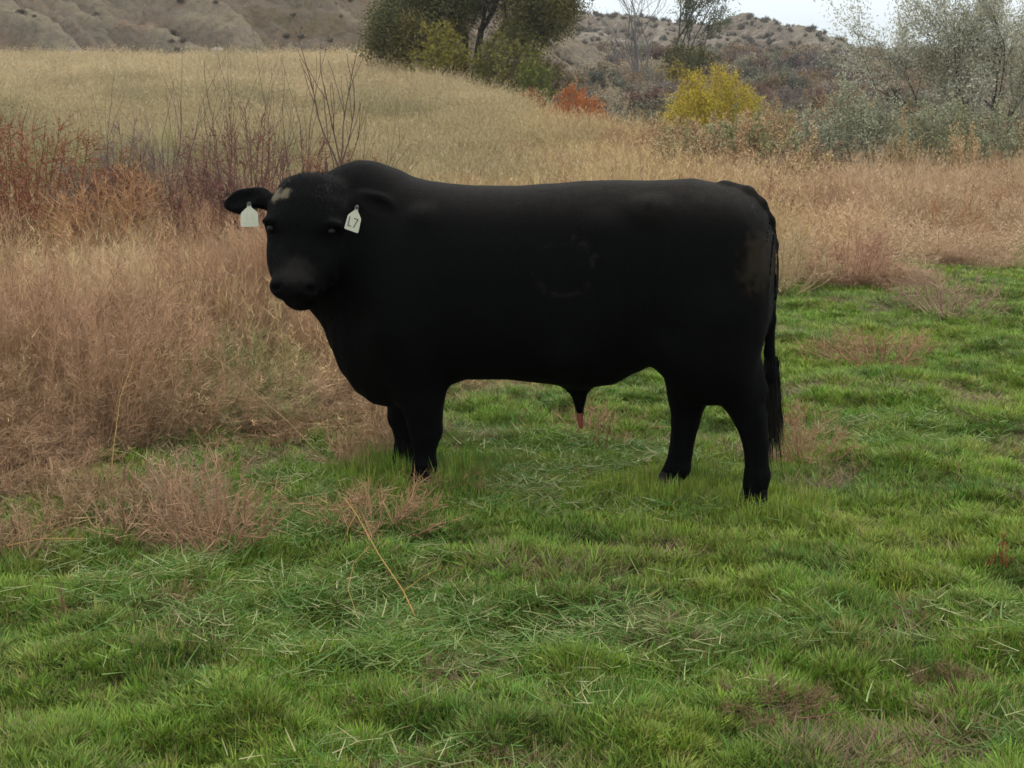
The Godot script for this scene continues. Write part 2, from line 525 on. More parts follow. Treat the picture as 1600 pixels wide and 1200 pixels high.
	var ink := plain(Color(0.07, 0.07, 0.06), 0.8, 0.2)
	for which in 2:
		var o := PackedVector2Array([Vector2(-0.009, 0.052), Vector2(-0.010, 0.030), Vector2(-0.038, 0.002), Vector2(-0.041, -0.006), Vector2(-0.043, -0.066), Vector2(-0.039, -0.071), Vector2(0.039, -0.071), Vector2(0.043, -0.066), Vector2(0.041, -0.006), Vector2(0.038, 0.002), Vector2(0.010, 0.030), Vector2(0.009, 0.052), Vector2(0.0, 0.056)])
		var ids := Geometry2D.triangulate_polygon(o)
		var sh := Shape.new()
		var dep := Vector3(0, 0, 0.0018)
		for q in range(0, ids.size(), 3):
			var p0 := Vector3(o[ids[q]].x, o[ids[q]].y, 0)
			var p1 := Vector3(o[ids[q + 1]].x, o[ids[q + 1]].y, 0)
			var p2 := Vector3(o[ids[q + 2]].x, o[ids[q + 2]].y, 0)
			sh.tri(p0, p1, p2, Color.WHITE)
			sh.tri(p0 - dep, p2 - dep, p1 - dep, Color.WHITE)
		for q in o.size():
			var p0 := Vector3(o[q].x, o[q].y, 0)
			var p1 := Vector3(o[(q + 1) % o.size()].x, o[(q + 1) % o.size()].y, 0)
			sh.quad(p0, p1, p1 - dep, p0 - dep, Color.WHITE)
		var t := part("ear_tag", sh.mesh(), white, b)
		if which == 0:
			t.position = Vector3(-1.368, 1.338, 0.36)
			t.rotation = Vector3(-0.1, 0.15, 0.02)
			t.scale = Vector3(1.0, 0.90, 1)
			t.set_meta("label", "faded white ear tag, its marks too worn to read")
			for mark in [[-0.012, -0.02, 0.004, 0.045], [0.014, -0.022, 0.004, 0.04], [0.0, -0.055, 0.05, 0.003]]:
				var bm := BoxMesh.new()
				bm.size = Vector3(mark[2], mark[3], 0.001)
				var f := part("worn_print", bm, plain(Color(0.33, 0.33, 0.27), 0.8), t)
				f.position = Vector3(mark[0], mark[1], 0.0006)
		else:
			t.position = Vector3(-0.835, 1.334, 0.40)
			t.rotation = Vector3(-0.05, -0.15, -0.27)
			t.scale = Vector3(0.86, 0.95, 1)
			t.set_meta("label", "white ear tag with dark hand-drawn number 7")
			for q in 2:
				var tm := TextMesh.new()
				tm.text = ["L", "7"][q]
				var fo := SystemFont.new()
				fo.font_names = PackedStringArray(["Droid Sans"])
				tm.font = fo
				tm.font_size = 58
				tm.pixel_size = 0.00112
				tm.depth = 0.0012
				var l := part("number", tm, ink, t)
				l.position = Vector3([-0.021, 0.013][q], -0.030, 0.0007)
				l.scale = Vector3(0.85, 1, 1)
		var stud := CylinderMesh.new()
		stud.top_radius = 0.010
		stud.bottom_radius = 0.011
		stud.height = 0.007
		stud.radial_segments = 14
		var pin := part("tag_button", stud, plain(Color(0.05, 0.05, 0.05), 0.5), t)
		pin.position = Vector3(0, 0.047, 0.003)
		pin.rotation.x = PI / 2

# ---------------------------------------------------------------- land (t is the distance in front of the camera, -z)
func ground_at(x: float, t: float) -> float:
	var s := x - (2.2 - 0.14 * (t - 30.0))
	var bench := 1.0 - smoothstep(-1.5, 5.0, s)
	var h := smoothstep(15.0, 86.0, t) * 3.1 * bench + smoothstep(38.0, 170.0, t) * 4.2 * (1.0 - bench)
	h += land.get_noise_2d(x * 2.0, t * 2.0) * 0.35 * smoothstep(12.0, 40.0, t)
	var stand := smoothstep(0.8, 1.7, Vector2((x - 0.15) * 0.7, (t - 7.25) * 1.5).length())
	h += stand * (patchy.get_noise_2d(x * 1.5 + 40.0, t * 1.5) * 0.07 + patchy.get_noise_2d(x * 4.0, t * 4.0 + 9.0) * 0.055) * (1.0 - 0.5 * smoothstep(10.0, 20.0, t))
	return h

func on(x: float, t: float, up := 0.0) -> Vector3:
	return Vector3(x, ground_at(x, t) + up, -t)

# where the mown green ends and the rank dry growth begins
func green_edge(x: float) -> float:
	var e := [-9.0, 5.6, -5.0, 6.4, -3.4, 6.9, -2.5, 7.5, -1.9, 8.0, -1.1, 9.1, -0.4, 9.8, 0.45, 11.0, 1.6, 13.6, 2.7, 15.6, 4.0, 16.4, 6.5, 19.0, 14.0, 25.0]
	var r: float = e[1]
	for i in range(0, e.size() - 2, 2):
		if x >= e[i]:
			r = lerpf(e[i + 1], e[i + 3], clampf((x - e[i]) / (e[i + 2] - e[i]), 0, 1))
	return r + patchy.get_noise_2d(x * 2.0, 77.0) * 0.9

func build_land() -> void:
	var angles := PackedFloat32Array()
	for i in 241: angles.append(deg_to_rad(-32.0 + 64.0 * i / 240.0))
	for i in range(1, 60): angles.append(deg_to_rad(32.0 + 296.0 * i / 60.0))
	var rings := PackedFloat32Array([0.0])
	var r := 1.2
	while r < 2600.0:
		rings.append(r)
		r *= 1.022 if r < 40.0 else 1.06
	var v := PackedVector3Array()
	var c := PackedColorArray()
	var idx := PackedInt32Array()
	var na := angles.size()
	for i in rings.size():
		for k in na:
			var x := sin(angles[k]) * rings[i]
			var t := cos(angles[k]) * rings[i]
			v.append(Vector3(x, ground_at(x, t) - 0.012, -t))
			var q := patchy.get_noise_2d(x * 3.0, t * 3.0)
			var soil := Color(0.085, 0.065, 0.038).lerp(Color(0.06, 0.075, 0.028), clampf(0.5 + q, 0, 1))
			var dry := Color(0.24, 0.18, 0.10).lerp(Color(0.16, 0.12, 0.075), clampf(0.5 + q * 1.2, 0, 1))
			var col := soil.lerp(dry, smoothstep(-0.5, 3.0, t - green_edge(x)))
			c.append(col.lerp(Color(0.20, 0.165, 0.12), smoothstep(60.0, 110.0, t)))
			if i > 0:
				var k2 := (k + 1) % na
				var a := (i - 1) * na
				idx.append_array([a + k, i * na + k, i * na + k2, a + k, i * na + k2, a + k2])
	var arr := []
	arr.resize(Mesh.ARRAY_MAX)
	arr[Mesh.ARRAY_VERTEX] = v
	arr[Mesh.ARRAY_COLOR] = c
	arr[Mesh.ARRAY_INDEX] = idx
	var raw := ArrayMesh.new()
	raw.add_surface_from_arrays(Mesh.PRIMITIVE_TRIANGLES, arr)
	var st := SurfaceTool.new()
	st.create_from(raw, 0)
	st.generate_normals()
	var m := paint(0.95, 0.2)
	m.heightmap_enabled = true
	m.heightmap_texture = bump_noise
	m.heightmap_scale = 1.2
	m.uv1_triplanar = true
	m.uv1_world_triplanar = true
	m.uv1_scale = Vector3(1.3, 1.3, 1.3)
	tag(part("ground", st.commit(), m, self), "", "", "", "structure")

# a hill as a height field over x and t; profile(x, t) gives height over the land and a colour
func hill(called: String, x0: float, x1: float, t0: float, t1: float, nx: int, nt: int, profile: Callable) -> void:
	var v := PackedVector3Array()
	var c := PackedColorArray()
	var idx := PackedInt32Array()
	for j in nt + 1:
		for i in nx + 1:
			var x := lerpf(x0, x1, float(i) / nx)
			var t := lerpf(t0, t1, float(j) / nt)
			var p: Array = profile.call(x, t)
			v.append(Vector3(x, ground_at(x, t) - 0.6 + p[0], -t))
			c.append(p[1])
			if i > 0 and j > 0:
				var a := (j - 1) * (nx + 1) + i - 1
				var b := a + nx + 1
				idx.append_array([a, b, b + 1, a, b + 1, a + 1])
	var arr := []
	arr.resize(Mesh.ARRAY_MAX)
	arr[Mesh.ARRAY_VERTEX] = v
	arr[Mesh.ARRAY_COLOR] = c
	arr[Mesh.ARRAY_INDEX] = idx
	var raw := ArrayMesh.new()
	raw.add_surface_from_arrays(Mesh.PRIMITIVE_TRIANGLES, arr)
	var st := SurfaceTool.new()
	st.create_from(raw, 0)
	st.generate_normals()
	var m := paint(0.95, 0.1)
	m.heightmap_enabled = true
	m.heightmap_texture = bump_noise
	m.heightmap_scale = 30.0
	m.uv1_triplanar = true
	m.uv1_world_triplanar = true
	m.uv1_scale = Vector3(0.12, 0.12, 0.12)
	tag(part(called, st.commit(), m, self), "", "", "", "structure")

func ridged(x: float) -> float:
	return 1.0 - absf(x)

func near_hill(x: float, t: float) -> Array:
	var top := lerpf(17.0, 1.5, smoothstep(-14.0, 9.0, x)) + 3.0 * smoothstep(-30.0, -60.0, x)
	var foot := 90.0 + land.get_noise_2d(x * 1.5, 5.0) * 4.0 + 4.0 * smoothstep(-22.0, -12.0, x)
	# gullies run up the face, leaning to the left as they climb
	var g := x + 2.2 * (t - 90.0)
	var gul := soft.get_noise_2d(g * 2.6, t * 0.2)
	var fine := soft.get_noise_2d(g * 9.0 + 300.0, t * 2.0)
	var cut := 1.0 - smoothstep(0.0, 0.16, absf(gul))
	var cut2 := 1.0 - smoothstep(0.0, 0.14, absf(fine))
	var rise := clampf((t - foot) / 30.0, 0.0, 1.0)
	var body := top * (1.0 - pow(1.0 - rise, 1.3)) if t > foot else 0.0
	var terrace := 0.16 * sin(body * 2.2 + gul * 6.0) * smoothstep(0.5, 2.5, body)
	var h := body + terrace + (gul * 1.0 - cut * 0.45 - cut2 * 0.10 + land.get_noise_2d(x * 22.0, t * 22.0) * 0.45) * smoothstep(0.0, 3.0, body)
	var q := land.get_noise_2d(x * 26.0 + 50.0, t * 26.0)
	var pale := smoothstep(-0.05, 0.30, gul + 0.35 * smoothstep(-18.0, -24.0, x)) * (1.0 - cut)
	var col := Color(0.086, 0.063, 0.043).lerp(Color(0.128, 0.102, 0.074), pale)
	col = col.lerp(Color(0.105, 0.074, 0.053), smoothstep(0.1, 0.4, land.get_noise_2d(x * 5.0, t * 5.0 + 400.0)) * 0.6)
	col = col.lerp(Color(0.085, 0.068, 0.053), clampf(cut * 0.75 + cut2 * 0.2, 0, 1))
	var layer := sin(h * 3.1 + land.get_noise_2d(x * 3.0, 90.0) * 4.0)
	col = col.lerp(Color(0.10, 0.08, 0.066), smoothstep(0.4, 0.95, layer) * 0.5)
	col = col.lerp(Color(0.085, 0.075, 0.055), smoothstep(0.24, 0.42, q) * 0.7)
	col = col.lerp(Color(0.17, 0.135, 0.08), 1.0 - smoothstep(0.2, 1.4, body))
	return [h, col]

func far_hill(x: float, t: float) -> Array:
	var e := [-60.0, 8.0, 2.0, 11.2, 14.0, 11.0, 20.0, 10.4, 28.0, 9.6, 33.0, 9.1, 39.0, 10.2, 42.0, 9.9, 47.0, 7.4, 51.0, 4.6, 55.0, 2.0, 60.0, 0.3, 120.0, 0.0]
	var top := 0.0
	for i in range(0, e.size() - 2, 2):
		if x >= e[i] and x < e[i + 2]:
			var f: float = (x - e[i]) / (e[i + 2] - e[i])
			top = lerpf(e[i + 1], e[i + 3], f)
	var rise := clampf((t - 190.0) / 75.0, 0.0, 1.0)
	var n := soft.get_noise_2d(x * 1.8 + 200.0, t * 0.8)
	var n2 := land.get_noise_2d(x * 7.0, t * 4.0 + 70.0)
	var cut := 1.0 - smoothstep(0.0, 0.15, absf(n))
	var h := top * (1.0 - pow(1.0 - rise, 1.4)) + (n * 2.0 - cut * 0.9 + n2 * 0.4) * sin(PI * minf(rise, 0.97)) * minf(1.0, top * 0.2)
	h += absf(land.get_noise_2d(x * 14.0, t * 14.0)) * 0.3 * minf(1.0, top * 0.2)
	h += 1.2 * exp(-pow((x - 39.5) / 1.0, 2.0)) * smoothstep(0.9, 1.0, rise)
	var col := Color(0.092, 0.070, 0.053).lerp(Color(0.125, 0.100, 0.077), smoothstep(-0.2, 0.3, n))
	col = col.lerp(Color(0.075, 0.062, 0.054), clampf(cut * 0.6, 0, 1))
	col = col.lerp(Color(0.075, 0.07, 0.055), smoothstep(0.12, 0.32, land.get_noise_2d(x * 13.0 + 30.0, t * 9.0)) * 0.8)
	col = col.lerp(Color(0.19, 0.16, 0.13), smoothstep(0.25, 0.4, land.get_noise_2d(x * 2.0, t * 9.0 + 600.0)) * 0.7)
	return [h - 0.3 if top > 0.2 else -1.5, col]

# ---------------------------------------------------------------- growing things
func scatter(called: String, meshes: Array, mat: Material, where: Array, tints: PackedColorArray, label: String, category: String) -> void:
	var root := thing(called, label, category, Vector3.ZERO, "", "stuff")
	for k in meshes.size():
		var mine := []
		for i in range(k, where.size(), meshes.size()): mine.append(i)
		if mine.is_empty(): continue
		var mm := MultiMesh.new()
		mm.transform_format = MultiMesh.TRANSFORM_3D
		mm.use_colors = true
		mm.mesh = meshes[k]
		mm.instance_count = mine.size()
		for i in mine.size():
			mm.set_instance_transform(i, where[mine[i]])
			mm.set_instance_color(i, tints[mine[i]])
		var o := MultiMeshInstance3D.new()
		o.name = "tuft"
		o.multimesh = mm
		o.material_override = mat
		o.set_meta("kind", "stuff")
		root.add_child(o, true)

func placed(x: float, t: float, size: float, tall: float, lean := 0.12, sink := 0.01) -> Transform3D:
	var b := Basis(Vector3(rf(-1, 1), 0, rf(-1, 1)).normalized(), rf(0, lean)) * Basis(Vector3.UP, rf(0, TAU))
	b = b * Basis.from_scale(Vector3(size, tall, size))
	return Transform3D(b, on(x, t, -sink))

func grass_tuft(blades: int, h: float, spread: float, width: float, flop: float) -> ArrayMesh:
	var s := Shape.new()
	for i in blades:
		var a := rf(0, TAU)
		var out := Vector3(cos(a), 0, sin(a))
		var l := h * rf(0.55, 1.15)
		var way := (Vector3.UP + out * rf(0.1, flop) + rdir() * 0.2).normalized()
		var g := rf(0.75, 1.25)
		var col := Color(g, g, g)
		var tip := Color(g * 1.15, g * 1.1, g)
		if rng.randf() < 0.14: tip = Color(g * 2.0, g * 1.2, g * 1.4)
		s.blade(out * rf(0, spread), way, (out * rf(0.1, 0.8) - Vector3.UP * rf(0.15, 0.85) + rdir() * 0.3) * l, l, width * rf(0.7, 1.2), Vector3(-out.z, 0, out.x) + rdir() * 0.5, 3, col, tip)
	return s.mesh()

func strewn(blades: int, length: float, spread: float, width: float) -> ArrayMesh:
	var s := Shape.new()
	for i in blades:
		var a := rf(0, TAU)
		var way := Vector3(cos(a), rf(0.05, 0.55), sin(a)).normalized()
		var p := Vector3(rf(-1, 1) * spread, rf(0.01, 0.035), rf(-1, 1) * spread)
		var l := length * rf(0.4, 1.1)
		var g := rf(0.7, 1.25)
		s.blade(p, way, (rdir() * 0.9 - Vector3.UP * rf(0.1, 0.4)) * l, l, width * rf(0.7, 1.2), rdir(), 4, Color(g, g, g), Color(g * 1.2, g * 1.1, g))
	return s.mesh()

func straw_tuft(stems: int, h: float, spread: float, width: float, seed_head: float) -> ArrayMesh:
	var s := Shape.new()
	for i in stems:
		var a := rf(0, TAU)
		var out := Vector3(cos(a), 0, sin(a))
		var l := h * rf(0.6, 1.1)
		var way := (Vector3.UP + out * rf(0, 0.32) + rdir() * 0.1).normalized()
		var bend := (out * rf(0, 0.25) - Vector3.UP * 0.05) * l
		var base := out * spread * sqrt(rng.randf())
		var g := rf(0.7, 1.25)
		var col := Color(g, g * rf(0.93, 1.03), g * rf(0.85, 1.05))
		s.blade(base, way, bend, l, width, rdir(), 3, col, col)
		var n := int(seed_head)
		for k in n:
			var f := rf(0.66, 1.0)
			var p := base + way * (l * f) + bend * (f * f)
			var d := (way + rdir() * 0.7).normalized()
			s.blade(p, d, Vector3.ZERO, h * rf(0.05, 0.11), width * 1.6, rdir(), 1, col * 1.12, col * 1.12)
		for k in 2:
			var f2 := rf(0.05, 0.6)
			var d2 := (Vector3.UP * rf(0.1, 0.9) + rdir()).normalized()
			s.blade(base + way * (l * f2) + bend * (f2 * f2), d2, (rdir() * 0.3 - Vector3.UP * 0.3) * h * 0.3, h * rf(0.15, 0.35), width * 1.3, rdir(), 2, col * 0.92, col * 0.92)
	return s.mesh()

# a bushy plant: stems that fan out from the foot into a dome, set with twigs and, where leafy, leaves
func bush(s: Shape, w: float, h: float, stems: int, twigs: int, twig: float, width: float, ca: Color, cb: Color, leaves := 0, leaf := 0.05, la := Color.WHITE, lb := Color.WHITE, upright := 0.0, flat := 0.0) -> void:
	for i in stems:
		var a := rf(0, TAU)
		var rad := sqrt(rng.randf())
		var goal := Vector3(cos(a) * rad * w * 0.5, 0, sin(a) * rad * w * 0.5)
		goal.y = h * (sqrt(maxf(0.0, 1.0 - rad * rad * 0.85)) * rf(0.72, 1.08))
		var root := Vector3(goal.x, 0, goal.z) * lerpf(0.18, 0.75, upright) + rdir() * 0.02
		root.y = 0.0
		var mid := root.lerp(goal, 0.5) + Vector3(goal.x, 0, goal.z) * 0.12 * (1.0 - upright) + rdir() * h * 0.05
		var col := ca.lerp(cb, rng.randf())
		var pts := [root, root.lerp(mid, 0.55) + rdir() * h * 0.015, mid, mid.lerp(goal, 0.55) + rdir() * h * 0.025, goal]
		s.tube(pts, [width * 1.7, width * 1.4, width * 1.1, width * 0.8, width * 0.35], 3, col)
		for k in twigs:
			var f := 1.0 - rng.randf() ** 1.4 * 0.82
			var fi := f * 4.0
			var n := mini(int(fi), 3)
			var p: Vector3 = pts[n].lerp(pts[n + 1], fi - n)
			var away := Vector3(p.x, h * 0.25, p.z).normalized()
			var d := (rdir() + away * 0.7 + Vector3.UP * lerpf(0.25, 1.1, upright) - Vector3.UP * flat).normalized()
			var l := twig * rf(0.5, 1.2)
			var tc := ca.lerp(cb, rng.randf())
			var curl := (rdir() * 0.55 + Vector3.UP * 0.05) * l
			s.blade(p, d, curl, l, width * 1.1, rdir(), 2, tc, tc)
			for m in 1:
				var g := rf(0.3, 0.9)
				s.blade(p + d * (l * g) + curl * (g * g), (d * 0.5 + rdir()).normalized(), rdir() * l * 0.15, l * rf(0.25, 0.5), width * 0.8, rdir(), 1, tc, tc)
			for m in leaves:
				var q := p + d * (l * rf(0.15, 1.05)) + rdir() * leaf * 0.3
				var lw := (d * 0.6 + rdir()).normalized()
				s.leaf(q, lw, lw.cross(rdir()).normalized(), leaf * rf(0.6, 1.2), leaf * rf(0.35, 0.55), la.lerp(lb, rng.randf()))

func limb(wood: Shape, tips: Array, p: Vector3, d: Vector3, length: float, r: float, depth: int, spread: float, up: float, col: Color) -> void:
	var pts := [p]
	var rad := [r]
	var q := p
	var way := d
	var n := 4
	for i in n:
		way = (way + rdir() * 0.16 + Vector3.UP * up * 0.12).normalized()
		q += way * (length / n)
		pts.append(q)
		rad.append(r * lerpf(1.0, 0.55, float(i + 1) / n))
		if depth <= 1: tips.append([q, way, depth])
	wood.tube(pts, rad, 5 if depth > 1 else 3, col)
	if depth == 0:
		return
	var kids := 3 if depth > 1 else 4
	for k in kids:
		var f := 1.0 if k == 0 else rf(0.35, 0.95)
		var j := mini(int(f * n), n - 1)
		var at: Vector3 = pts[j].lerp(pts[j + 1], f * n - j)
		var side := way.cross(rdir()).normalized()
		var nd := (way + side * spread * rf(0.6, 1.2) + Vector3.UP * up * 0.4).normalized()
		limb(wood, tips, at, nd, length * rf(0.6, 0.85), r * lerpf(0.62, 0.45, f) if k else r * 0.55, depth - 1, spread, up, col)

func grow(called: String, label: String, category: String, x: float, t: float, trunks: Array, spread: float, up: float, depth: int, bark: Color, per_tip: int, cloud: float, leaf: float, narrow: float, cols: Array, along := 0.3, crown := "crown") -> Node3D:
	var o := thing(called, label, category, on(x, t, -0.1))
	var wood := Shape.new()
	var tips := []
	for k in trunks:
		limb(wood, tips, k[0], k[1].normalized(), k[2], k[3], k[4] if k.size() > 4 else depth, spread, up, bark)
	part("trunk", wood.mesh(), paint(0.9, 0.2), o)
	var fol := Shape.new()
	for tp in tips:
		var base: Color = cols[rng.randi() % cols.size()]
		var hue := patchy.get_noise_3d(tp[0].x * 1.3, tp[0].y * 1.3, tp[0].z * 1.3)
		if cols.size() > 1: base = cols[clampi(int((hue + 0.5) * cols.size()), 0, cols.size() - 1)]
		for m in per_tip:
			var q: Vector3 = tp[0] + rdir() * cloud * rng.randf()
			var lw: Vector3 = (tp[1] * along + rdir()).normalized()
			fol.leaf(q, lw, lw.cross(rdir()).normalized(), leaf * rf(0.6, 1.25), leaf * narrow, base * rf(0.85, 1.15))
	if fol.v.size():
		part(crown, fol.mesh(), paint(0.65, 0.3, Color(0.5, 0.5, 0.5)), o)
	return o

func shrub(called: String, label: String, category: String, x: float, t: float, s: Shape, group := "", turn := 0.0) -> MeshInstance3D:
	var o := MeshInstance3D.new()
	o.name = numbered(called)
	o.mesh = s.mesh()
	o.material_override = paint(0.8, 0.2, Color(0.4, 0.4, 0.4))
	add_child(o)
	o.position = on(x, t, -0.03)
	o.rotation.y = turn
	tag(o, label, category, group)
	return o

func foot_distance(x: float, t: float) -> float:
	var d := 9.0
	for f in [Vector2(-0.427, 7.31), Vector2(-0.55, 7.50), Vector2(1.12, 6.86), Vector2(0.76, 7.19)]:
		d = minf(d, Vector2(x, t).distance_to(f))
	return d

func in_bull(x: float, t: float) -> bool:
	for f in [Vector2(-0.427, 7.31), Vector2(-0.55, 7.50), Vector2(1.12, 6.86), Vector2(0.76, 7.19)]:
		if Vector2(x, t).distance_to(f) < 0.06: return true
	return false

func build_grass() -> void:
	var leafy := paint(0.6, 0.3, Color(0.6, 0.6, 0.6))
	# the short green
	var kinds := []
	for i in 6: kinds.append(grass_tuft(18, 0.052, 0.034, 0.0040, 1.7))
	var at := []
	var tint := PackedColorArray()
	while at.size() < 100000:
		var t := rf(3.0, 21.0)
		var x := rf(-0.46, 0.46) * t
		var edge := green_edge(x)
		if t > edge + 0.8 or in_bull(x, t): continue
		if Vector2(x - 1.42, (t - 4.75) * 1.3).length() < 0.03 + rng.randf() * 0.08 or Vector2((x - 0.82) * 0.7, t - 4.54).length() < 0.02 + rng.randf() * 0.11: continue
		var a := patchy.get_noise_2d(x * 2.0, t * 2.0)
		var b := patchy.get_noise_2d(x * 4.5 + 90.0, t * 4.5)
		var d := patchy.get_noise_2d(x * 0.5, t * 0.5 + 300.0)
		var bare := smoothstep(0.22, 0.42, patchy.get_noise_2d(x * 1.7 + 500.0, t * 1.7))
		if rng.randf() < bare * 0.8: continue
		if t > edge - 1.2 and rng.randf() < 0.35: continue
		var cell := clump.get_noise_2d(x, t) * 0.5 + 0.5
		var c := Color(0.112, 0.208, 0.018)
		c = c.lerp(Color(0.042, 0.105, 0.014), smoothstep(0.0, 0.35, -a))
		c = c.lerp(Color(0.160, 0.215, 0.022), smoothstep(0.02, 0.4, a * 0.7 + d * 0.7))
		c = c.lerp(Color(0.15, 0.20, 0.06), smoothstep(0.15, 0.45, b) * 0.3)
		c = c.lerp(Color(0.19, 0.18, 0.04), rng.randf() ** 3 * 0.6)
		if rng.randf() < 0.06 + 0.10 * smoothstep(0.1, 0.4, -d): c = Color(0.20, 0.14, 0.06)
		c = c.lerp(Color(0.155, 0.150, 0.050), 0.4 * smoothstep(-0.6, -1.6, x) * smoothstep(-0.15, 0.3, patchy.get_noise_2d(x * 2.5 + 33.0, t * 2.5)))
		c = c.lerp([Color(0.17, 0.225, 0.03), Color(0.06, 0.14, 0.02), Color(0.18, 0.17, 0.05), Color(0.10, 0.21, 0.022)][int(cell * 97.0) % 4], 0.45)
		c = c * rf(0.65, 1.3) * (0.75 + 0.5 * cell)
		at.append(placed(x, t, rf(0.8, 1.4) * (1.0 + t * 0.03), rf(0.7, 1.2) * (0.55 + 0.9 * cell) * (1.0 + 0.4 * clampf(b, -0.6, 0.6)) * (1.0 + (1.7 if x < 0.0 else 0.9) * smoothstep(0.5, 0.15, foot_distance(x, t))), 0.45))
		tint.append(c)
	scatter("grass", kinds, leafy, at, tint, "short green pasture grass, patchy and trodden", "grass")
	# longer pale blades lying flat in swathes
	kinds = []
	for i in 4: kinds.append(strewn(8, 0.11, 0.08, 0.0042))
	at = []
	tint = PackedColorArray()
	while at.size() < 2300:
		var t := rf(3.2, 9.5)
		var x := rf(-0.44, 0.44) * t
		if t > green_edge(x) + 0.4 or in_bull(x, t): continue
		var m := patchy.get_noise_2d(x * 0.9 + 200.0, t * 1.3)
		var swathe := exp(-pow((x + 0.05) / 0.85, 2.0) - pow((t - 5.15) / 0.34, 2.0)) * (0.5 + 0.9 * smoothstep(-0.2, 0.3, patchy.get_noise_2d(x * 5.0, t * 5.0)))
		var left := exp(-pow((x + 1.3) / 0.6, 2.0) - pow((t - 6.6) / 0.8, 2.0)) * 0.5
		if rng.randf() > smoothstep(0.05, 0.5, m) * 0.5 + swathe * 0.85 + left: continue
		var c := Color(0.13, 0.19, 0.05).lerp(Color(0.28, 0.26, 0.13), rng.randf() ** 2.5)
		if rng.randf() < 0.45: c = Color(0.07, 0.14, 0.025)
		at.append(placed(x, t, rf(0.7, 1.3), rf(0.8, 1.2), 0.25, -0.01))
		tint.append(c)
	scatter("matted_grass", kinds, leafy, at, tint, "long pale grass blades lying matted over the short green", "grass")
	# dead thatch between
	kinds = []
	for i in 4: kinds.append(grass_tuft(12, 0.09, 0.06, 0.0032, 3.0))
	at = []
	tint = PackedColorArray()
	while at.size() < 9500:
		var t := rf(3.0, 17.0)
		var x := rf(-0.45, 0.45) * t
		if t > green_edge(x) + 1.0 or in_bull(x, t): continue
		var bare := smoothstep(0.12, 0.40, patchy.get_noise_2d(x * 1.7 + 500.0, t * 1.7)) + smoothstep(1.6, 0.0, green_edge(x) - t) * 0.5
		if rng.randf() > bare + 0.05: continue
		at.append(placed(x, t, rf(0.8, 1.3), rf(0.4, 0.9), 0.5))
		tint.append(Color(0.20, 0.135, 0.07).lerp(Color(0.11, 0.08, 0.045), rng.randf()))
	scatter("dead_thatch", kinds, leafy, at, tint, "brown dead thatch showing through gaps in the green grass", "thatch")

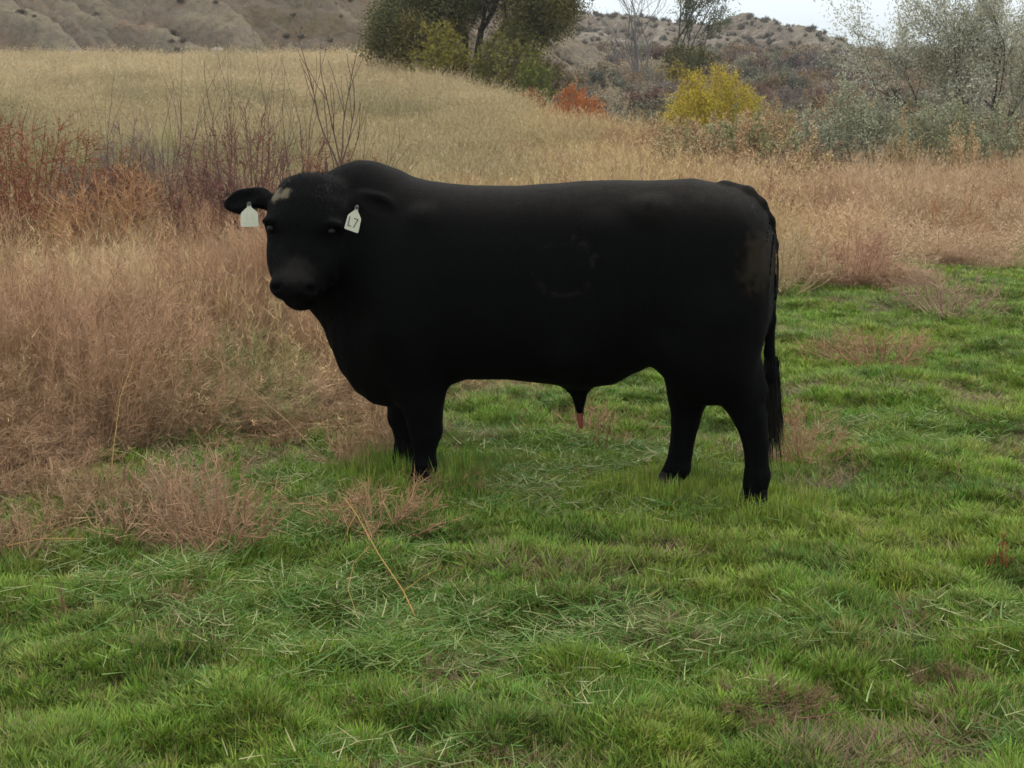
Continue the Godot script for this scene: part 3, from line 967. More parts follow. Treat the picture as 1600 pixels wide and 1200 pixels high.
func build_dry_growth() -> void:
	var straw := paint(0.75, 0.25, Color(0.5, 0.5, 0.5))
	# fuzzy dry weeds in the near growth
	var kinds := []
	for i in 4:
		var s := Shape.new()
		bush(s, 0.62, 0.80, 13, 34, 0.11, 0.0025, Color(0.68, 0.68, 0.68), Color(1.3, 1.26, 1.2), 0, 0.05, Color.WHITE, Color.WHITE, 0.4)
		kinds.append(s.mesh())
	var at := []
	var tint := PackedColorArray()
	while at.size() < 2500:
		var t0 := rf(6.0, 18.0)
		var x0 := rf(-0.46, 0.40) * t0
		var gap := t0 - green_edge(x0)
		if gap > 7.0 or gap < (0.1 if x0 < 1.0 else -2.2): continue
		if x0 > 1.0 and (rng.randf() < 0.4 or (gap < 0.5 and patchy.get_noise_2d(x0 * 0.8 + 15.0, t0 * 0.8) < 0.12)): continue
		var ramp := smoothstep(-0.1, 0.9 if x0 < -1.9 else (2.6 if x0 < -0.4 else 5.0), gap)
		var a := rf(0, 1)
		var c := Color(0.37, 0.250, 0.140).lerp(Color(0.47, 0.345, 0.205), a)
		if rng.randf() < 0.35: c = Color(0.36, 0.220, 0.130)
		c = c.lerp(Color(0.29, 0.17, 0.10), smoothstep(1.2, 0.2, gap) * 0.6)
		if x0 > -2.0 and x0 < 0.2 and rng.randf() < 0.5 * (1.0 - ramp): c = Color(0.20, 0.19, 0.075)
		var tall := lerpf(0.32, 1.32 if x0 < -0.4 else 1.0, ramp) * rf(0.6, 1.3)
		var wide := rf(0.2, 0.42)
		for k in rng.randi_range(10, 22):
			var off := Vector2(rf(-1, 1), rf(-1, 1))
			var x := x0 + off.x * wide
			var t := t0 + off.y * wide
			if Vector2(x - 0.2, (t - 7.3) * 1.6).length() < 1.15: continue
			if (x < 1.0 and t < green_edge(x) - 0.3) or (x > -0.62 and x < 1.4 and t < 10.5): continue
			at.append(placed(x, t, rf(0.8, 1.2), tall * rf(0.75, 1.1) * (1.0 - 0.3 * off.length()), 0.35))
			tint.append(c * rf(0.75, 1.2))
	# stragglers out on the green
	var more := 0
	var loose := []
	for i in 4:
		var s := Shape.new()
		bush(s, 0.34, 0.20, 9, 12, 0.10, 0.0030, Color(0.7, 0.7, 0.7), Color(1.35, 1.3, 1.2), 0, 0.05, Color.WHITE, Color.WHITE, 0.2)
		loose.append(s.mesh())
	var loose_at := []
	var loose_tint := PackedColorArray()
	while more < 170:
		var x := rf(-3.2, -0.55)
		var t := rf(5.6, 10.0)
		var edge := green_edge(x)
		if t > edge or t < edge - 2.4: continue
		if patchy.get_noise_2d(x * 1.6 + 70.0, t * 1.6) < 0.02 + (edge - t) * 0.06 or in_bull(x, t): continue
		more += 1
		loose_at.append(placed(x, t, rf(0.6, 1.2), rf(0.4, 1.1), 0.7))
		loose_tint.append(Color(0.34, 0.22, 0.125).lerp(Color(0.22, 0.135, 0.075), rng.randf()) * rf(0.8, 1.2))
	scatter("weed_litter", loose, straw, loose_at, loose_tint, "small brown dead weeds strewn in the green along the dry growth", "weeds")
	scatter("dry_weeds", kinds, straw, at, tint, "fuzzy tan dry weeds growing thick along the edge of the green", "weeds")
	var rust_at := []
	var rust_tint := PackedColorArray()
	while rust_at.size() < 620:
		var t := rf(13.0, 36.0)
		var x := rf(-0.42, 0.42) * t
		if x < 0.0 and t > 24.0: continue
		if t < green_edge(x) + 1.5 or patchy.get_noise_2d(x * 0.5, t * 0.35 + 800.0) < 0.02: continue
		var z := 1.0 + t * 0.02
		rust_at.append(placed(x, t, rf(1.0, 1.8) * z, rf(0.7, 1.1), 0.2))
		rust_tint.append(Color(0.32, 0.175, 0.085).lerp(Color(0.24, 0.15, 0.09), rng.randf()) * rf(0.85, 1.15))
	scatter("rusty_weeds", kinds, straw, rust_at, rust_tint, "rusty brown weeds scattered through the pale dry grass", "weeds")
	# rank dry grass from the edge of the green to the foot of the hills
	kinds = []
	var fine := []
	for i in 5: kinds.append(straw_tuft(26, 0.62, 0.20, 0.0040, 5))
	for i in 5: fine.append(straw_tuft(30, 0.62, 0.20, 0.0022, 7))
	at = []
	tint = PackedColorArray()
	var near_at := []
	var near_tint := PackedColorArray()
	while at.size() + near_at.size() < 17000:
		var t := 6.0 + 84.0 * rng.randf() ** 1.5
		var x := rf(-0.44, 0.44) * t
		var edge := green_edge(x)
		if t < edge - 0.4 + rng.randf() * 1.2: continue
		if Vector2(x - 0.2, (t - 7.3) * 1.6).length() < 1.0: continue
		if t > 12.4 and t < 16.5 and x > -7.0 and x < -1.2 and rng.randf() < 0.8: continue
		if t < 12.4 and x < -0.3 and rng.randf() < 0.9: continue
		var s := x - (2.2 - 0.14 * (t - 30.0))
		if t > 30.0 and s > 0.5 and rng.randf() < smoothstep(30.0, 38.0, t) * 0.93: continue
		var ramp := smoothstep(0.0, 1.5 if x < -0.5 else 5.0, t - edge)
		var a := patchy.get_noise_2d(x * 0.35, t * 0.2)
		var b := patchy.get_noise_2d(x * 1.2 + 10.0, t * 0.6)
		var c := Color(0.45, 0.32, 0.165).lerp(Color(0.41, 0.28, 0.17), smoothstep(2.0, 5.0, x))
		var field := smoothstep(15.0, 22.0, t) * (1.0 - smoothstep(-2.0, 2.0, x - 0.02 * t))
		c = c.lerp(Color(0.33, 0.265, 0.145).lerp(Color(0.44, 0.345, 0.205), smoothstep(32.0, 60.0, t)), field)
		c = c.lerp(Color(0.19, 0.175, 0.075), 0.8 * smoothstep(-2.5, -4.5, x) * smoothstep(15.0, 18.0, t) * (1.0 - smoothstep(24.0, 32.0, t)))
		c = c.lerp(Color(0.24, 0.205, 0.11), clampf(smoothstep(-0.05, 0.4, a) * 0.85 * field * (1.0 - smoothstep(40.0, 65.0, t) * 0.6) + smoothstep(0.1, 0.5, b) * 0.3, 0, 1))
		c = c.lerp(Color(0.44, 0.27, 0.13), smoothstep(0.1, 0.4, -b) * 0.5)
		var spot := placed(x, t, rf(0.8, 1.3) * (1.0 + t * 0.022), lerpf(0.35, 1.0, ramp) * rf(0.65, 1.35) * (1.0 + 0.8 * b), 0.25)
		if t < 17.0:
			near_at.append(spot)
			near_tint.append(c * rf(0.8, 1.2))
		else:
			at.append(spot)
			tint.append(c * rf(0.88, 1.12))
	scatter("dry_grass", fine, straw, near_at, near_tint, "rank straw-coloured grass standing behind the bull and along the green", "grass")
	scatter("dry_grass", kinds, straw, at, tint, "rank pale dry grass standing from the pasture to the hills", "grass")

func tilted(base: Vector3, way: Vector3, length: float, r: float) -> Array:
	return [base, way, length, r]

func build_plants() -> void:
	# --- trees and shrubs below the hills
	var olive := [Color(0.050, 0.052, 0.018), Color(0.066, 0.066, 0.020), Color(0.085, 0.076, 0.022), Color(0.13, 0.10, 0.028)]
	grow("cottonwood_tree", "big dark olive tree with several trunks below the bare hill", "tree", -1.9, 62.0, [
		[Vector3(-0.3, 0, 0), Vector3(-0.1, 1, 0.1), 2.4, 0.26], [Vector3(0.4, 0, 0.2), Vector3(0.2, 1, 0), 2.6, 0.22], [Vector3(0.0, 0, -0.4), Vector3(0.05, 1, -0.2), 2.6, 0.20],
		[Vector3(-0.7, 0, 0), Vector3(-0.7, 1.0, 0.1), 2.0, 0.15], [Vector3(0.9, 0.1, 0), Vector3(1.2, 0.8, 0.1), 2.6, 0.14],
		[Vector3(-0.5, 0.8, 0.2), Vector3(-1.1, 0.6, 0.2), 1.5, 0.10], [Vector3(0.6, 0.9, 0.2), Vector3(1.5, 0.5, 0.2), 2.2, 0.10], [Vector3(-0.2, 0.9, 0.3), Vector3(-0.3, 0.5, 1), 1.8, 0.09]],
		0.85, 0.08, 3, Color(0.040, 0.033, 0.028), 92, 0.90, 0.10, 0.55, olive)
	grow("bare_tree", "small leafless grey tree standing up against the sky beside a leafy one", "tree", 7.9, 100.0, [
		[Vector3(0, 0, 0), Vector3(0, 1, 0), 3.3, 0.12], [Vector3(0.2, 0, 0), Vector3(-0.4, 1, 0.2), 3.2, 0.09], [Vector3(0.2, 0, 0), Vector3(0.4, 1, 0.2), 3.0, 0.08]],
		0.7, 0.35, 3, Color(0.12, 0.105, 0.10), 1, 0.3, 0.09, 0.5, [Color(0.12, 0.09, 0.05)])
	grow("grey_green_tree", "small grey-green leafy tree on the skyline beside the bare one", "tree", 9.9, 100.0, [
		[Vector3(0, 0, 0), Vector3(0.1, 1, 0), 3.4, 0.13], [Vector3(0.3, 0, 0), Vector3(0.5, 1, 0.2), 3.2, 0.10]],
		0.7, 0.3, 3, Color(0.07, 0.06, 0.05), 22, 0.6, 0.14, 0.5, [Color(0.07, 0.08, 0.035), Color(0.10, 0.11, 0.05), Color(0.13, 0.11, 0.04)])
	# silvery tree at the right
	grow("silver_tree", "silvery grey tree with many thin upswept branches beside the dry grass", "tree", 10.5, 33.0, [
		[Vector3(0, 0, 0), Vector3(0.05, 1, 0), 1.83, 0.05], [Vector3(-0.45, 0, 0.1), Vector3(-0.5, 1, 0.1), 1.95, 0.040], [Vector3(0.4, 0, 0), Vector3(0.7, 0.9, 0), 1.83, 0.040],
		[Vector3(-0.8, 0, 0), Vector3(-0.9, 0.8, 0.2), 1.77, 0.034], [Vector3(0.1, 0, 0), Vector3(0.15, 1, -0.6), 1.83, 0.040], [Vector3(-0.2, 0, 0.2), Vector3(-0.25, 1, 0.5), 1.83, 0.034]],
		0.66, 0.45, 3, Color(0.060, 0.050, 0.042), 50, 0.38, 0.080, 0.26, [Color(0.30, 0.29, 0.215), Color(0.37, 0.36, 0.275), Color(0.26, 0.25, 0.17)], 0.9)
	grow("silver_tree", "silvery tree half out of the picture, behind the nearer one", "tree", 14.6, 38.0, [
		[Vector3(0, 0, 0), Vector3(-0.1, 1, 0), 1.7, 0.065], [Vector3(-0.4, 0, 0), Vector3(-0.6, 1, 0), 1.7, 0.05], [Vector3(-0.2, 0, 0.3), Vector3(-0.9, 0.8, 0.2), 1.7, 0.045]],
		0.66, 0.45, 3, Color(0.060, 0.050, 0.042), 48, 0.42, 0.09, 0.28, [Color(0.38, 0.36, 0.28), Color(0.33, 0.27, 0.18), Color(0.30, 0.29, 0.21)], 0.8)
	var sh: Shape
	# [name, label, x, t, w, h, stems, twigs, twig, width, stem colours, leaves, leaf, leaf colours, upright]
	var wood := Color(0.10, 0.075, 0.06)
	var list := [
		["yellow_green_bush", "yellow-green bush under the left of the dark olive tree", -2.7, 58.0, 2.4, 2.1, 30, 26, 0.35, 0.012, wood, wood, 6, 0.12, Color(0.12, 0.11, 0.02), Color(0.20, 0.17, 0.03), 0.2],
		["olive_bush", "broad olive bush in front of the dark tree's trunks", -0.1, 57.0, 3.2, 2.7, 40, 28, 0.4, 0.012, wood, wood, 6, 0.13, Color(0.075, 0.08, 0.018), Color(0.14, 0.125, 0.028), 0.2],
		["olive_bush", "brownish olive bush at the right end of the dark tree", 1.5, 60.0, 3.0, 2.6, 40, 28, 0.4, 0.012, wood, wood, 5, 0.12, Color(0.085, 0.07, 0.025), Color(0.13, 0.095, 0.03), 0.2],
		["green_bush", "leafy green bush standing lower than the dark tree beside the orange shrub", 0.75, 52.0, 1.5, 2.0, 24, 24, 0.3, 0.012, wood, wood, 6, 0.11, Color(0.065, 0.085, 0.018), Color(0.11, 0.12, 0.025), 0.3],
		["orange_shrub", "bright orange-red shrub at the edge of the pale grass", 1.9, 45.5, 1.7, 1.35, 60, 28, 0.24, 0.009, Color(0.28, 0.10, 0.04), Color(0.20, 0.075, 0.03), 3, 0.06, Color(0.40, 0.13, 0.038), Color(0.30, 0.105, 0.035), 0.8],
		["red_shrub", "low rusty shrub on the pale grass side of the orange one", 0.55, 46.5, 1.4, 0.85, 34, 24, 0.22, 0.010, Color(0.20, 0.08, 0.035), Color(0.15, 0.06, 0.03), 3, 0.06, Color(0.24, 0.09, 0.035), Color(0.17, 0.075, 0.035), 0.5],
		["red_shrub", "low dull red shrub beside the orange one, under the mauve brush", 3.75, 46.0, 1.5, 0.7, 30, 22, 0.2, 0.010, Color(0.17, 0.06, 0.035), Color(0.12, 0.05, 0.03), 3, 0.06, Color(0.20, 0.07, 0.035), Color(0.14, 0.055, 0.03), 0.5],
		["red_shrub", "rust red shrub on the crest of the pale grass below the dark tree", -2.6, 60.0, 2.0, 0.9, 30, 20, 0.25, 0.012, Color(0.17, 0.06, 0.035), Color(0.13, 0.05, 0.03), 3, 0.08, Color(0.21, 0.08, 0.04), Color(0.15, 0.06, 0.03), 0.4],
		["red_shrub", "smaller rust red shrub left along the crest from the dark tree", -4.4, 64.0, 1.5, 0.8, 26, 20, 0.25, 0.012, Color(0.17, 0.07, 0.04), Color(0.15, 0.07, 0.04), 3, 0.08, Color(0.22, 0.10, 0.05), Color(0.17, 0.08, 0.04), 0.4],
		["yellow_willow", "bright yellow willow bush in the middle of the brush", 5.45, 42.0, 2.9, 2.35, 150, 30, 0.36, 0.008, Color(0.30, 0.22, 0.03), Color(0.24, 0.18, 0.03), 6, 0.060, Color(0.40, 0.295, 0.035), Color(0.30, 0.25, 0.04), 0.5],
		["yellow_bush", "mustard yellow bush below the small grey-green tree", 9.7, 92.0, 2.9, 2.0, 34, 24, 0.4, 0.015, wood, wood, 6, 0.16, Color(0.22, 0.16, 0.03), Color(0.17, 0.13, 0.03), 0.2],
		["green_bush", "dark green bush behind the mustard yellow one", 10.9, 96.0, 3.6, 3.3, 36, 24, 0.45, 0.015, wood, wood, 6, 0.17, Color(0.055, 0.06, 0.02), Color(0.10, 0.085, 0.025), 0.2],
		["yellow_bush", "small dull yellow bush on the slope above the mauve shrub", 9.4, 52.0, 1.3, 1.2, 24, 22, 0.25, 0.010, wood, wood, 5, 0.09, Color(0.20, 0.15, 0.03), Color(0.14, 0.11, 0.04), 0.3],
		["mauve_shrub", "dark mauve leafless shrub beside the silver bush", 6.75, 35.5, 1.3, 1.5, 60, 34, 0.26, 0.006, Color(0.060, 0.043, 0.045), Color(0.085, 0.062, 0.060), 0, 0.05, wood, wood, 0.5],
		["silver_bush", "soft silver-green bush in front of the mauve shrub and silvery tree", 6.2, 28.5, 2.1, 1.95, 90, 36, 0.22, 0.005, Color(0.11, 0.10, 0.08), Color(0.14, 0.13, 0.10), 6, 0.055, Color(0.21, 0.215, 0.135), Color(0.29, 0.29, 0.20), 0.5],
		["silver_bush", "low grey-green bush under the silvery tree's trunks", 8.5, 29.5, 2.8, 1.7, 90, 34, 0.22, 0.005, Color(0.11, 0.10, 0.08), Color(0.14, 0.13, 0.10), 6, 0.055, Color(0.19, 0.195, 0.105), Color(0.26, 0.26, 0.165), 0.5],
		["silver_bush", "low grey-green bush at the picture's edge below the silvery trees", 11.2, 30.5, 2.8, 1.6, 90, 34, 0.22, 0.005, Color(0.13, 0.10, 0.07), Color(0.14, 0.12, 0.09), 5, 0.055, Color(0.16, 0.145, 0.085), Color(0.20, 0.20, 0.13), 0.5],
		["tan_shrub", "orange-tan shrub on the low skyline beside a dark juniper", 12.2, 57.0, 3.0, 1.7, 40, 24, 0.3, 0.010, wood, wood, 5, 0.09, Color(0.26, 0.16, 0.08), Color(0.20, 0.13, 0.07), 0.3],
		["juniper", "narrow black-green juniper on the right of the orange-tan shrub", 13.6, 56.0, 0.55, 1.5, 16, 26, 0.18, 0.010, wood, wood, 6, 0.09, Color(0.018, 0.024, 0.014), Color(0.03, 0.036, 0.02), 0.3],
		["juniper", "small black-green juniper on the foot of the far hill's slope", 12.1, 62.0, 0.55, 1.3, 16, 26, 0.18, 0.010, wood, wood, 6, 0.09, Color(0.018, 0.024, 0.014), Color(0.03, 0.036, 0.02), 0.3],
		["red_shrub", "low orange-red sprig between the silver bushes at the grass edge", 6.9, 27.2, 0.3, 0.5, 14, 16, 0.1, 0.004, Color(0.26, 0.09, 0.03), Color(0.20, 0.07, 0.03), 3, 0.04, Color(0.28, 0.10, 0.035), Color(0.2, 0.07, 0.03), 0.5],
		["red_shrub", "wide thicket of rust red twigs at the left of the dry weeds", -4.7, 14.6, 3.4, 1.62, 144, 41, 0.22, 0.0059, Color(0.19, 0.075, 0.042), Color(0.13, 0.055, 0.038), 2, 0.035, Color(0.24, 0.10, 0.05), Color(0.17, 0.075, 0.045), 0.3],
		["red_shrub", "dull red thicket of twigs at the foot of the branched sapling", -2.35, 14.0, 2.5, 1.68, 132, 43, 0.21, 0.0053, Color(0.16, 0.072, 0.058), Color(0.11, 0.058, 0.050), 1, 0.03, Color(0.20, 0.09, 0.06), Color(0.15, 0.075, 0.05), 0.3],
		["mauve_shrub", "mauve-grey twiggy shrub between the two red thickets", -3.5, 15.0, 2.2, 1.55, 108, 41, 0.21, 0.0056, Color(0.13, 0.095, 0.085), Color(0.17, 0.12, 0.10), 0, 0.03, wood, wood, 0.3],
		["tan_shrub", "orange-tan tangle of twigs in front of the mauve-grey shrub", -3.35, 13.4, 1.9, 1.25, 108, 41, 0.20, 0.0050, Color(0.36, 0.21, 0.10), Color(0.27, 0.15, 0.08), 0, 0.03, wood, wood, 0.25],
		["red_shrub", "small dull red shrub between the branched sapling and the bull's hump", -1.5, 13.5, 1.4, 1.35, 84, 39, 0.18, 0.0050, Color(0.20, 0.10, 0.065), Color(0.24, 0.14, 0.075), 1, 0.03, Color(0.20, 0.09, 0.06), Color(0.15, 0.075, 0.05), 0.3],
		["olive_bush", "dull olive weedy bush behind the rust red thicket", -5.2, 18.0, 2.6, 1.35, 80, 34, 0.22, 0.005, Color(0.16, 0.135, 0.06), Color(0.20, 0.165, 0.08), 2, 0.04, Color(0.16, 0.15, 0.06), Color(0.21, 0.19, 0.085), 0.4],
	]
	for k in list:
		sh = Shape.new()
		bush(sh, k[4], k[5], k[6], k[7], k[8], k[9], k[10], k[11], k[12], k[13], k[14], k[15], k[16])
		shrub(k[0], k[1], "shrub" if k[0] != "juniper" else "tree", k[2], k[3], sh)
	# brush of the wash and on the slopes: one mass
	var masses := []
	for i in 4:
		sh = Shape.new()
		bush(sh, 1.5, 0.95, 26, 26, 0.24, 0.009, Color(0.8, 0.8, 0.8), Color(1.2, 1.2, 1.2), 3, 0.085, Color(0.9, 0.9, 0.9), Color(1.4, 1.4, 1.35), 0.35)
		masses.append(sh.mesh())
	var at := []
	var tint := PackedColorArray()
	var cols := [Color(0.165, 0.135, 0.105), Color(0.135, 0.11, 0.10), Color(0.165, 0.155, 0.105), Color(0.20, 0.14, 0.09), Color(0.14, 0.09, 0.07), Color(0.10, 0.098, 0.075), Color(0.27, 0.22, 0.15)]
	while at.size() < 900:
		var t := rf(38.0, 150.0)
		var x := rf(-0.1, 0.46) * t
		if x < 3.0 - 0.14 * (t - 30.0) + 1.5: continue
		if x > 0.02 * t and t < 44.0 and Vector2(x - 5.45, t - 42.0).length() < 2.0: continue
		var z := 1.0 + maxf(0.0, t - 50.0) * 0.012
		at.append(placed(x, t, rf(0.7, 1.4) * z, rf(0.6, 1.2) * z, 0.1))
		tint.append(cols[rng.randi() % cols.size()] * rf(0.85, 1.2))
	scatter("brush", masses, paint(0.85, 0.2, Color(0.3, 0.3, 0.3)), at, tint, "grey and mauve brush filling the low ground before the far hill", "brush")
	# rank leafy brown weeds at the grass edge, right of the middle
	masses = []
	for i in 4:
		sh = Shape.new()
		bush(sh, 0.8, 1.25, 14, 30, 0.13, 0.005, Color(0.6, 0.5, 0.45), Color(0.9, 0.8, 0.7), 3, 0.055, Color(0.8, 0.75, 0.65), Color(1.4, 1.3, 1.15), 0.7)
		masses.append(sh.mesh())
	at = []
	tint = PackedColorArray()
	cols = [Color(0.36, 0.265, 0.155), Color(0.28, 0.215, 0.115), Color(0.20, 0.145, 0.095), Color(0.32, 0.21, 0.12), Color(0.22, 0.22, 0.115)]
	while at.size() < 330:
		var t := rf(25.0, 40.0)
		var x := rf(0.06, 0.44) * t
		if x < 2.6 + (t - 28.0) * 0.1 or (x > 5.4 and t < 27.0) or (t > 33.0 and x < 5.2) or (x > 5.3 and t < 32.0 and rng.randf() < 0.85): continue
		at.append(placed(x, t, rf(0.7, 1.4), rf(0.6, 1.25) * (0.75 if x < 4.0 else 1.0), 0.15))
		tint.append(cols[rng.randi() % cols.size()] * rf(0.8, 1.2))
	scatter("rank_weeds", masses, paint(0.8, 0.2, Color(0.4, 0.4, 0.4)), at, tint, "rank brown leafy weeds along the back of the dry grass", "weeds")
	# small dark scrub on the hill faces
	masses = []
	for i in 3:
		sh = Shape.new()
		bush(sh, 1.0, 0.6, 14, 14, 0.22, 0.012, Color(0.8, 0.8, 0.8), Color(1.2, 1.2, 1.2), 3, 0.11, Color(0.9, 0.9, 0.9), Color(1.3, 1.3, 1.3), 0.2)
		masses.append(sh.mesh())
	at = []
	tint = PackedColorArray()
	while at.size() < 1300:
		var far := rng.randf() < 0.55
		var t := rf(195.0, 268.0) if far else rf(88.0, 118.0)
		var x := rf(2.0, 60.0) if far else rf(-44.0, 4.0)
		var p: Array = far_hill(x, t) if far else near_hill(x, t)
		if not far and rng.randf() < 0.35:
			t = rf(84.0, 88.5)
			p = near_hill(x, t)
		elif p[0] < 0.3 and rng.randf() < 0.6: continue
		var b := Basis(Vector3.UP, rf(0, TAU)).scaled(Vector3.ONE * rf(0.35, 1.1) * (1.1 if far else 0.55))
		at.append(Transform3D(b, Vector3(x, ground_at(x, t) - 0.65 + maxf(p[0], 0.6), -t)))
		tint.append(Color(0.070, 0.062, 0.050).lerp(Color(0.11, 0.085, 0.065), rng.randf()))
	scatter("hill_scrub", masses, paint(0.85, 0.2), at, tint, "small dark scrub dotted over the bare hill faces", "scrub")
	# --- bare saplings behind the bull's head
	var saplings := [
		["leafless sapling with a thick dark stem right behind the bull's hump", -1.48, 13.0, [[Vector3(0, 0, 0), Vector3(0.03, 1, 0), 1.45, 0.026, 0], [Vector3(0.03, 1.35, 0), Vector3(-0.25, 1, 0.1), 0.65, 0.009, 1], [Vector3(0.03, 1.3, 0), Vector3(0.28, 1, 0), 0.6, 0.008, 1], [Vector3(0.04, 1.4, 0), Vector3(0.15, 1, -0.2), 0.65, 0.008, 1], [Vector3(0.04, 1.4, 0), Vector3(-0.15, 1, 0.2), 0.65, 0.008, 1], [Vector3(0.03, 1.2, 0), Vector3(0.5, 1.0, 0), 0.5, 0.006, 1], [Vector3(0.03, 1.2, 0), Vector3(-0.5, 1.0, 0), 0.5, 0.006, 1]], 0.4, 1],
		["leafless sapling with the widest branching, standing over the dull red thicket", -2.6, 14.2, [[Vector3(0, 0, 0), Vector3(0.02, 1, 0), 1.1, 0.011], [Vector3(-0.1, 0, 0), Vector3(-0.55, 1, 0), 1.05, 0.008], [Vector3(0.15, 0, 0), Vector3(0.4, 1, 0), 1.05, 0.008]], 0.5, 2],
		["leafless sapling of thin upright stems between the branched one and the thick one", -2.05, 14.0, [[Vector3(0, 0, 0), Vector3(0.1, 1, 0), 1.1, 0.011], [Vector3(0.2, 0, 0), Vector3(0.5, 1, 0), 1.05, 0.009], [Vector3(-0.15, 0, 0), Vector3(0.0, 1, 0), 1.05, 0.009]], 0.4, 2],
		["leafless sapling of thin reddish stems over the orange-tan tangle", -3.0, 13.8, [[Vector3(0, 0, 0), Vector3(0.1, 1, 0), 1.05, 0.009], [Vector3(0.15, 0, 0), Vector3(0.4, 1, 0), 1.0, 0.008], [Vector3(-0.2, 0, 0), Vector3(-0.35, 1, 0), 1.05, 0.008]], 0.4, 2],
		["small leafless sapling close behind the bull's head, below the thick one", -1.85, 13.4, [[Vector3(0, 0, 0), Vector3(-0.1, 1, 0), 0.95, 0.008], [Vector3(0.12, 0, 0), Vector3(0.3, 1, 0), 0.9, 0.008]], 0.4, 2],
		["leafless sapling with few stems, nearest the left red thicket", -3.3, 14.6, [[Vector3(0, 0, 0), Vector3(-0.15, 1, 0), 1.1, 0.010], [Vector3(0.1, 0, 0), Vector3(0.15, 1, 0), 0.95, 0.009]], 0.35, 2]]
	for k in saplings:
		grow("bare_sapling", k[0], "sapling", k[1], k[2], k[3], k[4], 0.6, k[5], Color(0.085, 0.058, 0.048), 0, 0.1, 0.03, 0.5, [Color(0.12, 0.09, 0.05)])
	# --- dead weeds lying out on the green
	var dead := [
		["dead_weed", "big clump of dead pinkish-brown weed before the dry growth, upright", -1.22, 6.1, 0.58, 0.50, 36, 25, 0.1105, 0.00297, Color(0.34, 0.205, 0.12), Color(0.20, 0.115, 0.07), 0.12],
		["dead_weed", "tall left shoulder of the dead brown clump, greyer and thinner", -1.45, 6.45, 0.4, 0.5, 20, 22, 0.1105, 0.00297, Color(0.33, 0.225, 0.15), Color(0.24, 0.155, 0.10), 0.2],
		["dead_weed", "flattened dead weed with orange stems nearest the bull's front feet", -0.6, 6.55, 0.72, 0.22, 28, 22, 0.117, 0.00297, Color(0.36, 0.215, 0.115), Color(0.24, 0.14, 0.08), 0.1],
		["dead_weed", "small low tuft of dead weed below the big upright clump", -1.28, 5.55, 0.28, 0.1, 12, 15, 0.078, 0.0027, Color(0.30, 0.19, 0.12), Color(0.22, 0.13, 0.08), 0.2],
		["dead_weed", "tan tuft of dead weed right behind the bull's tail", 1.52, 7.75, 0.48, 0.3, 27, 23, 0.104, 0.0027, Color(0.33, 0.20, 0.12), Color(0.27, 0.155, 0.09), 0.4],
		["dead_weed", "wide brown patch of dead weed in the green behind the tail", 2.6, 10.7, 1.15, 0.26, 40, 24, 0.13, 0.00351, Color(0.31, 0.18, 0.10), Color(0.21, 0.12, 0.07), 0.3],
		["dead_weed", "greyish brown hump of dead weed with a dark hollow, farther out", 3.75, 13.1, 1.25, 0.36, 40, 24, 0.143, 0.00405, Color(0.31, 0.21, 0.14), Color(0.20, 0.13, 0.09), 0.3],
		["dead_weed", "pinkish rounded mound of dead weed at the edge of the tall dry grass", 3.35, 15.2, 1.25, 0.62, 48, 25, 0.143, 0.00459, Color(0.33, 0.19, 0.125), Color(0.25, 0.14, 0.09), 0.4],
		["dead_weed", "olive-tan mound of dead weed next to the pinkish one", 2.55, 14.6, 1.2, 0.6, 40, 25, 0.143, 0.00459, Color(0.34, 0.25, 0.14), Color(0.25, 0.19, 0.10), 0.4],
		["dead_weed", "brown dead tuft by the bull's front feet", -0.28, 7.15, 0.55, 0.13, 20, 18, 0.091, 0.0027, Color(0.27, 0.15, 0.085), Color(0.18, 0.11, 0.06), 0.2],
		["dead_weed", "low brown dead weed under the bull's belly", 0.42, 8.4, 0.9, 0.16, 24, 18, 0.104, 0.00297, Color(0.29, 0.17, 0.09), Color(0.20, 0.12, 0.065), 0.2],
		["dead_weed", "dark rotted scrap of weed lying on the green, farthest right in front", 1.42, 4.75, 0.28, 0.10, 22, 26, 0.0585, 0.00243, Color(0.09, 0.06, 0.035), Color(0.15, 0.10, 0.05), 0.1],
		["dead_weed", "dark rotted weed in the green at the bottom middle", 0.82, 4.54, 0.42, 0.09, 26, 26, 0.065, 0.00243, Color(0.11, 0.07, 0.04), Color(0.17, 0.11, 0.06), 0.1],
		["dock_stalk", "rust brown dock seed stalk in the green at the right edge", 1.98, 5.95, 0.10, 0.17, 7, 22, 0.022, 0.0026, Color(0.20, 0.055, 0.025), Color(0.13, 0.045, 0.025), 0.1],
		["dock_stalk", "dark brown dry dock stalk standing under the belly", 0.50, 7.95, 0.12, 0.34, 4, 26, 0.03, 0.0026, Color(0.16, 0.10, 0.05), Color(0.10, 0.065, 0.035), 0.1],
		["dock_stalk", "brown dry dock stalk among the short grass at the left edge", -1.62, 5.3, 0.14, 0.15, 6, 22, 0.025, 0.0024, Color(0.17, 0.09, 0.05), Color(0.12, 0.07, 0.04), 0.1],
	]
	for k in dead:
		sh = Shape.new()
		bush(sh, k[4], k[5], k[6], k[7], k[8], k[9], k[10], k[11], 0, 0.05, Color.WHITE, Color.WHITE, k[12])
		shrub(k[0], k[1], "weed", k[2], k[3], sh)
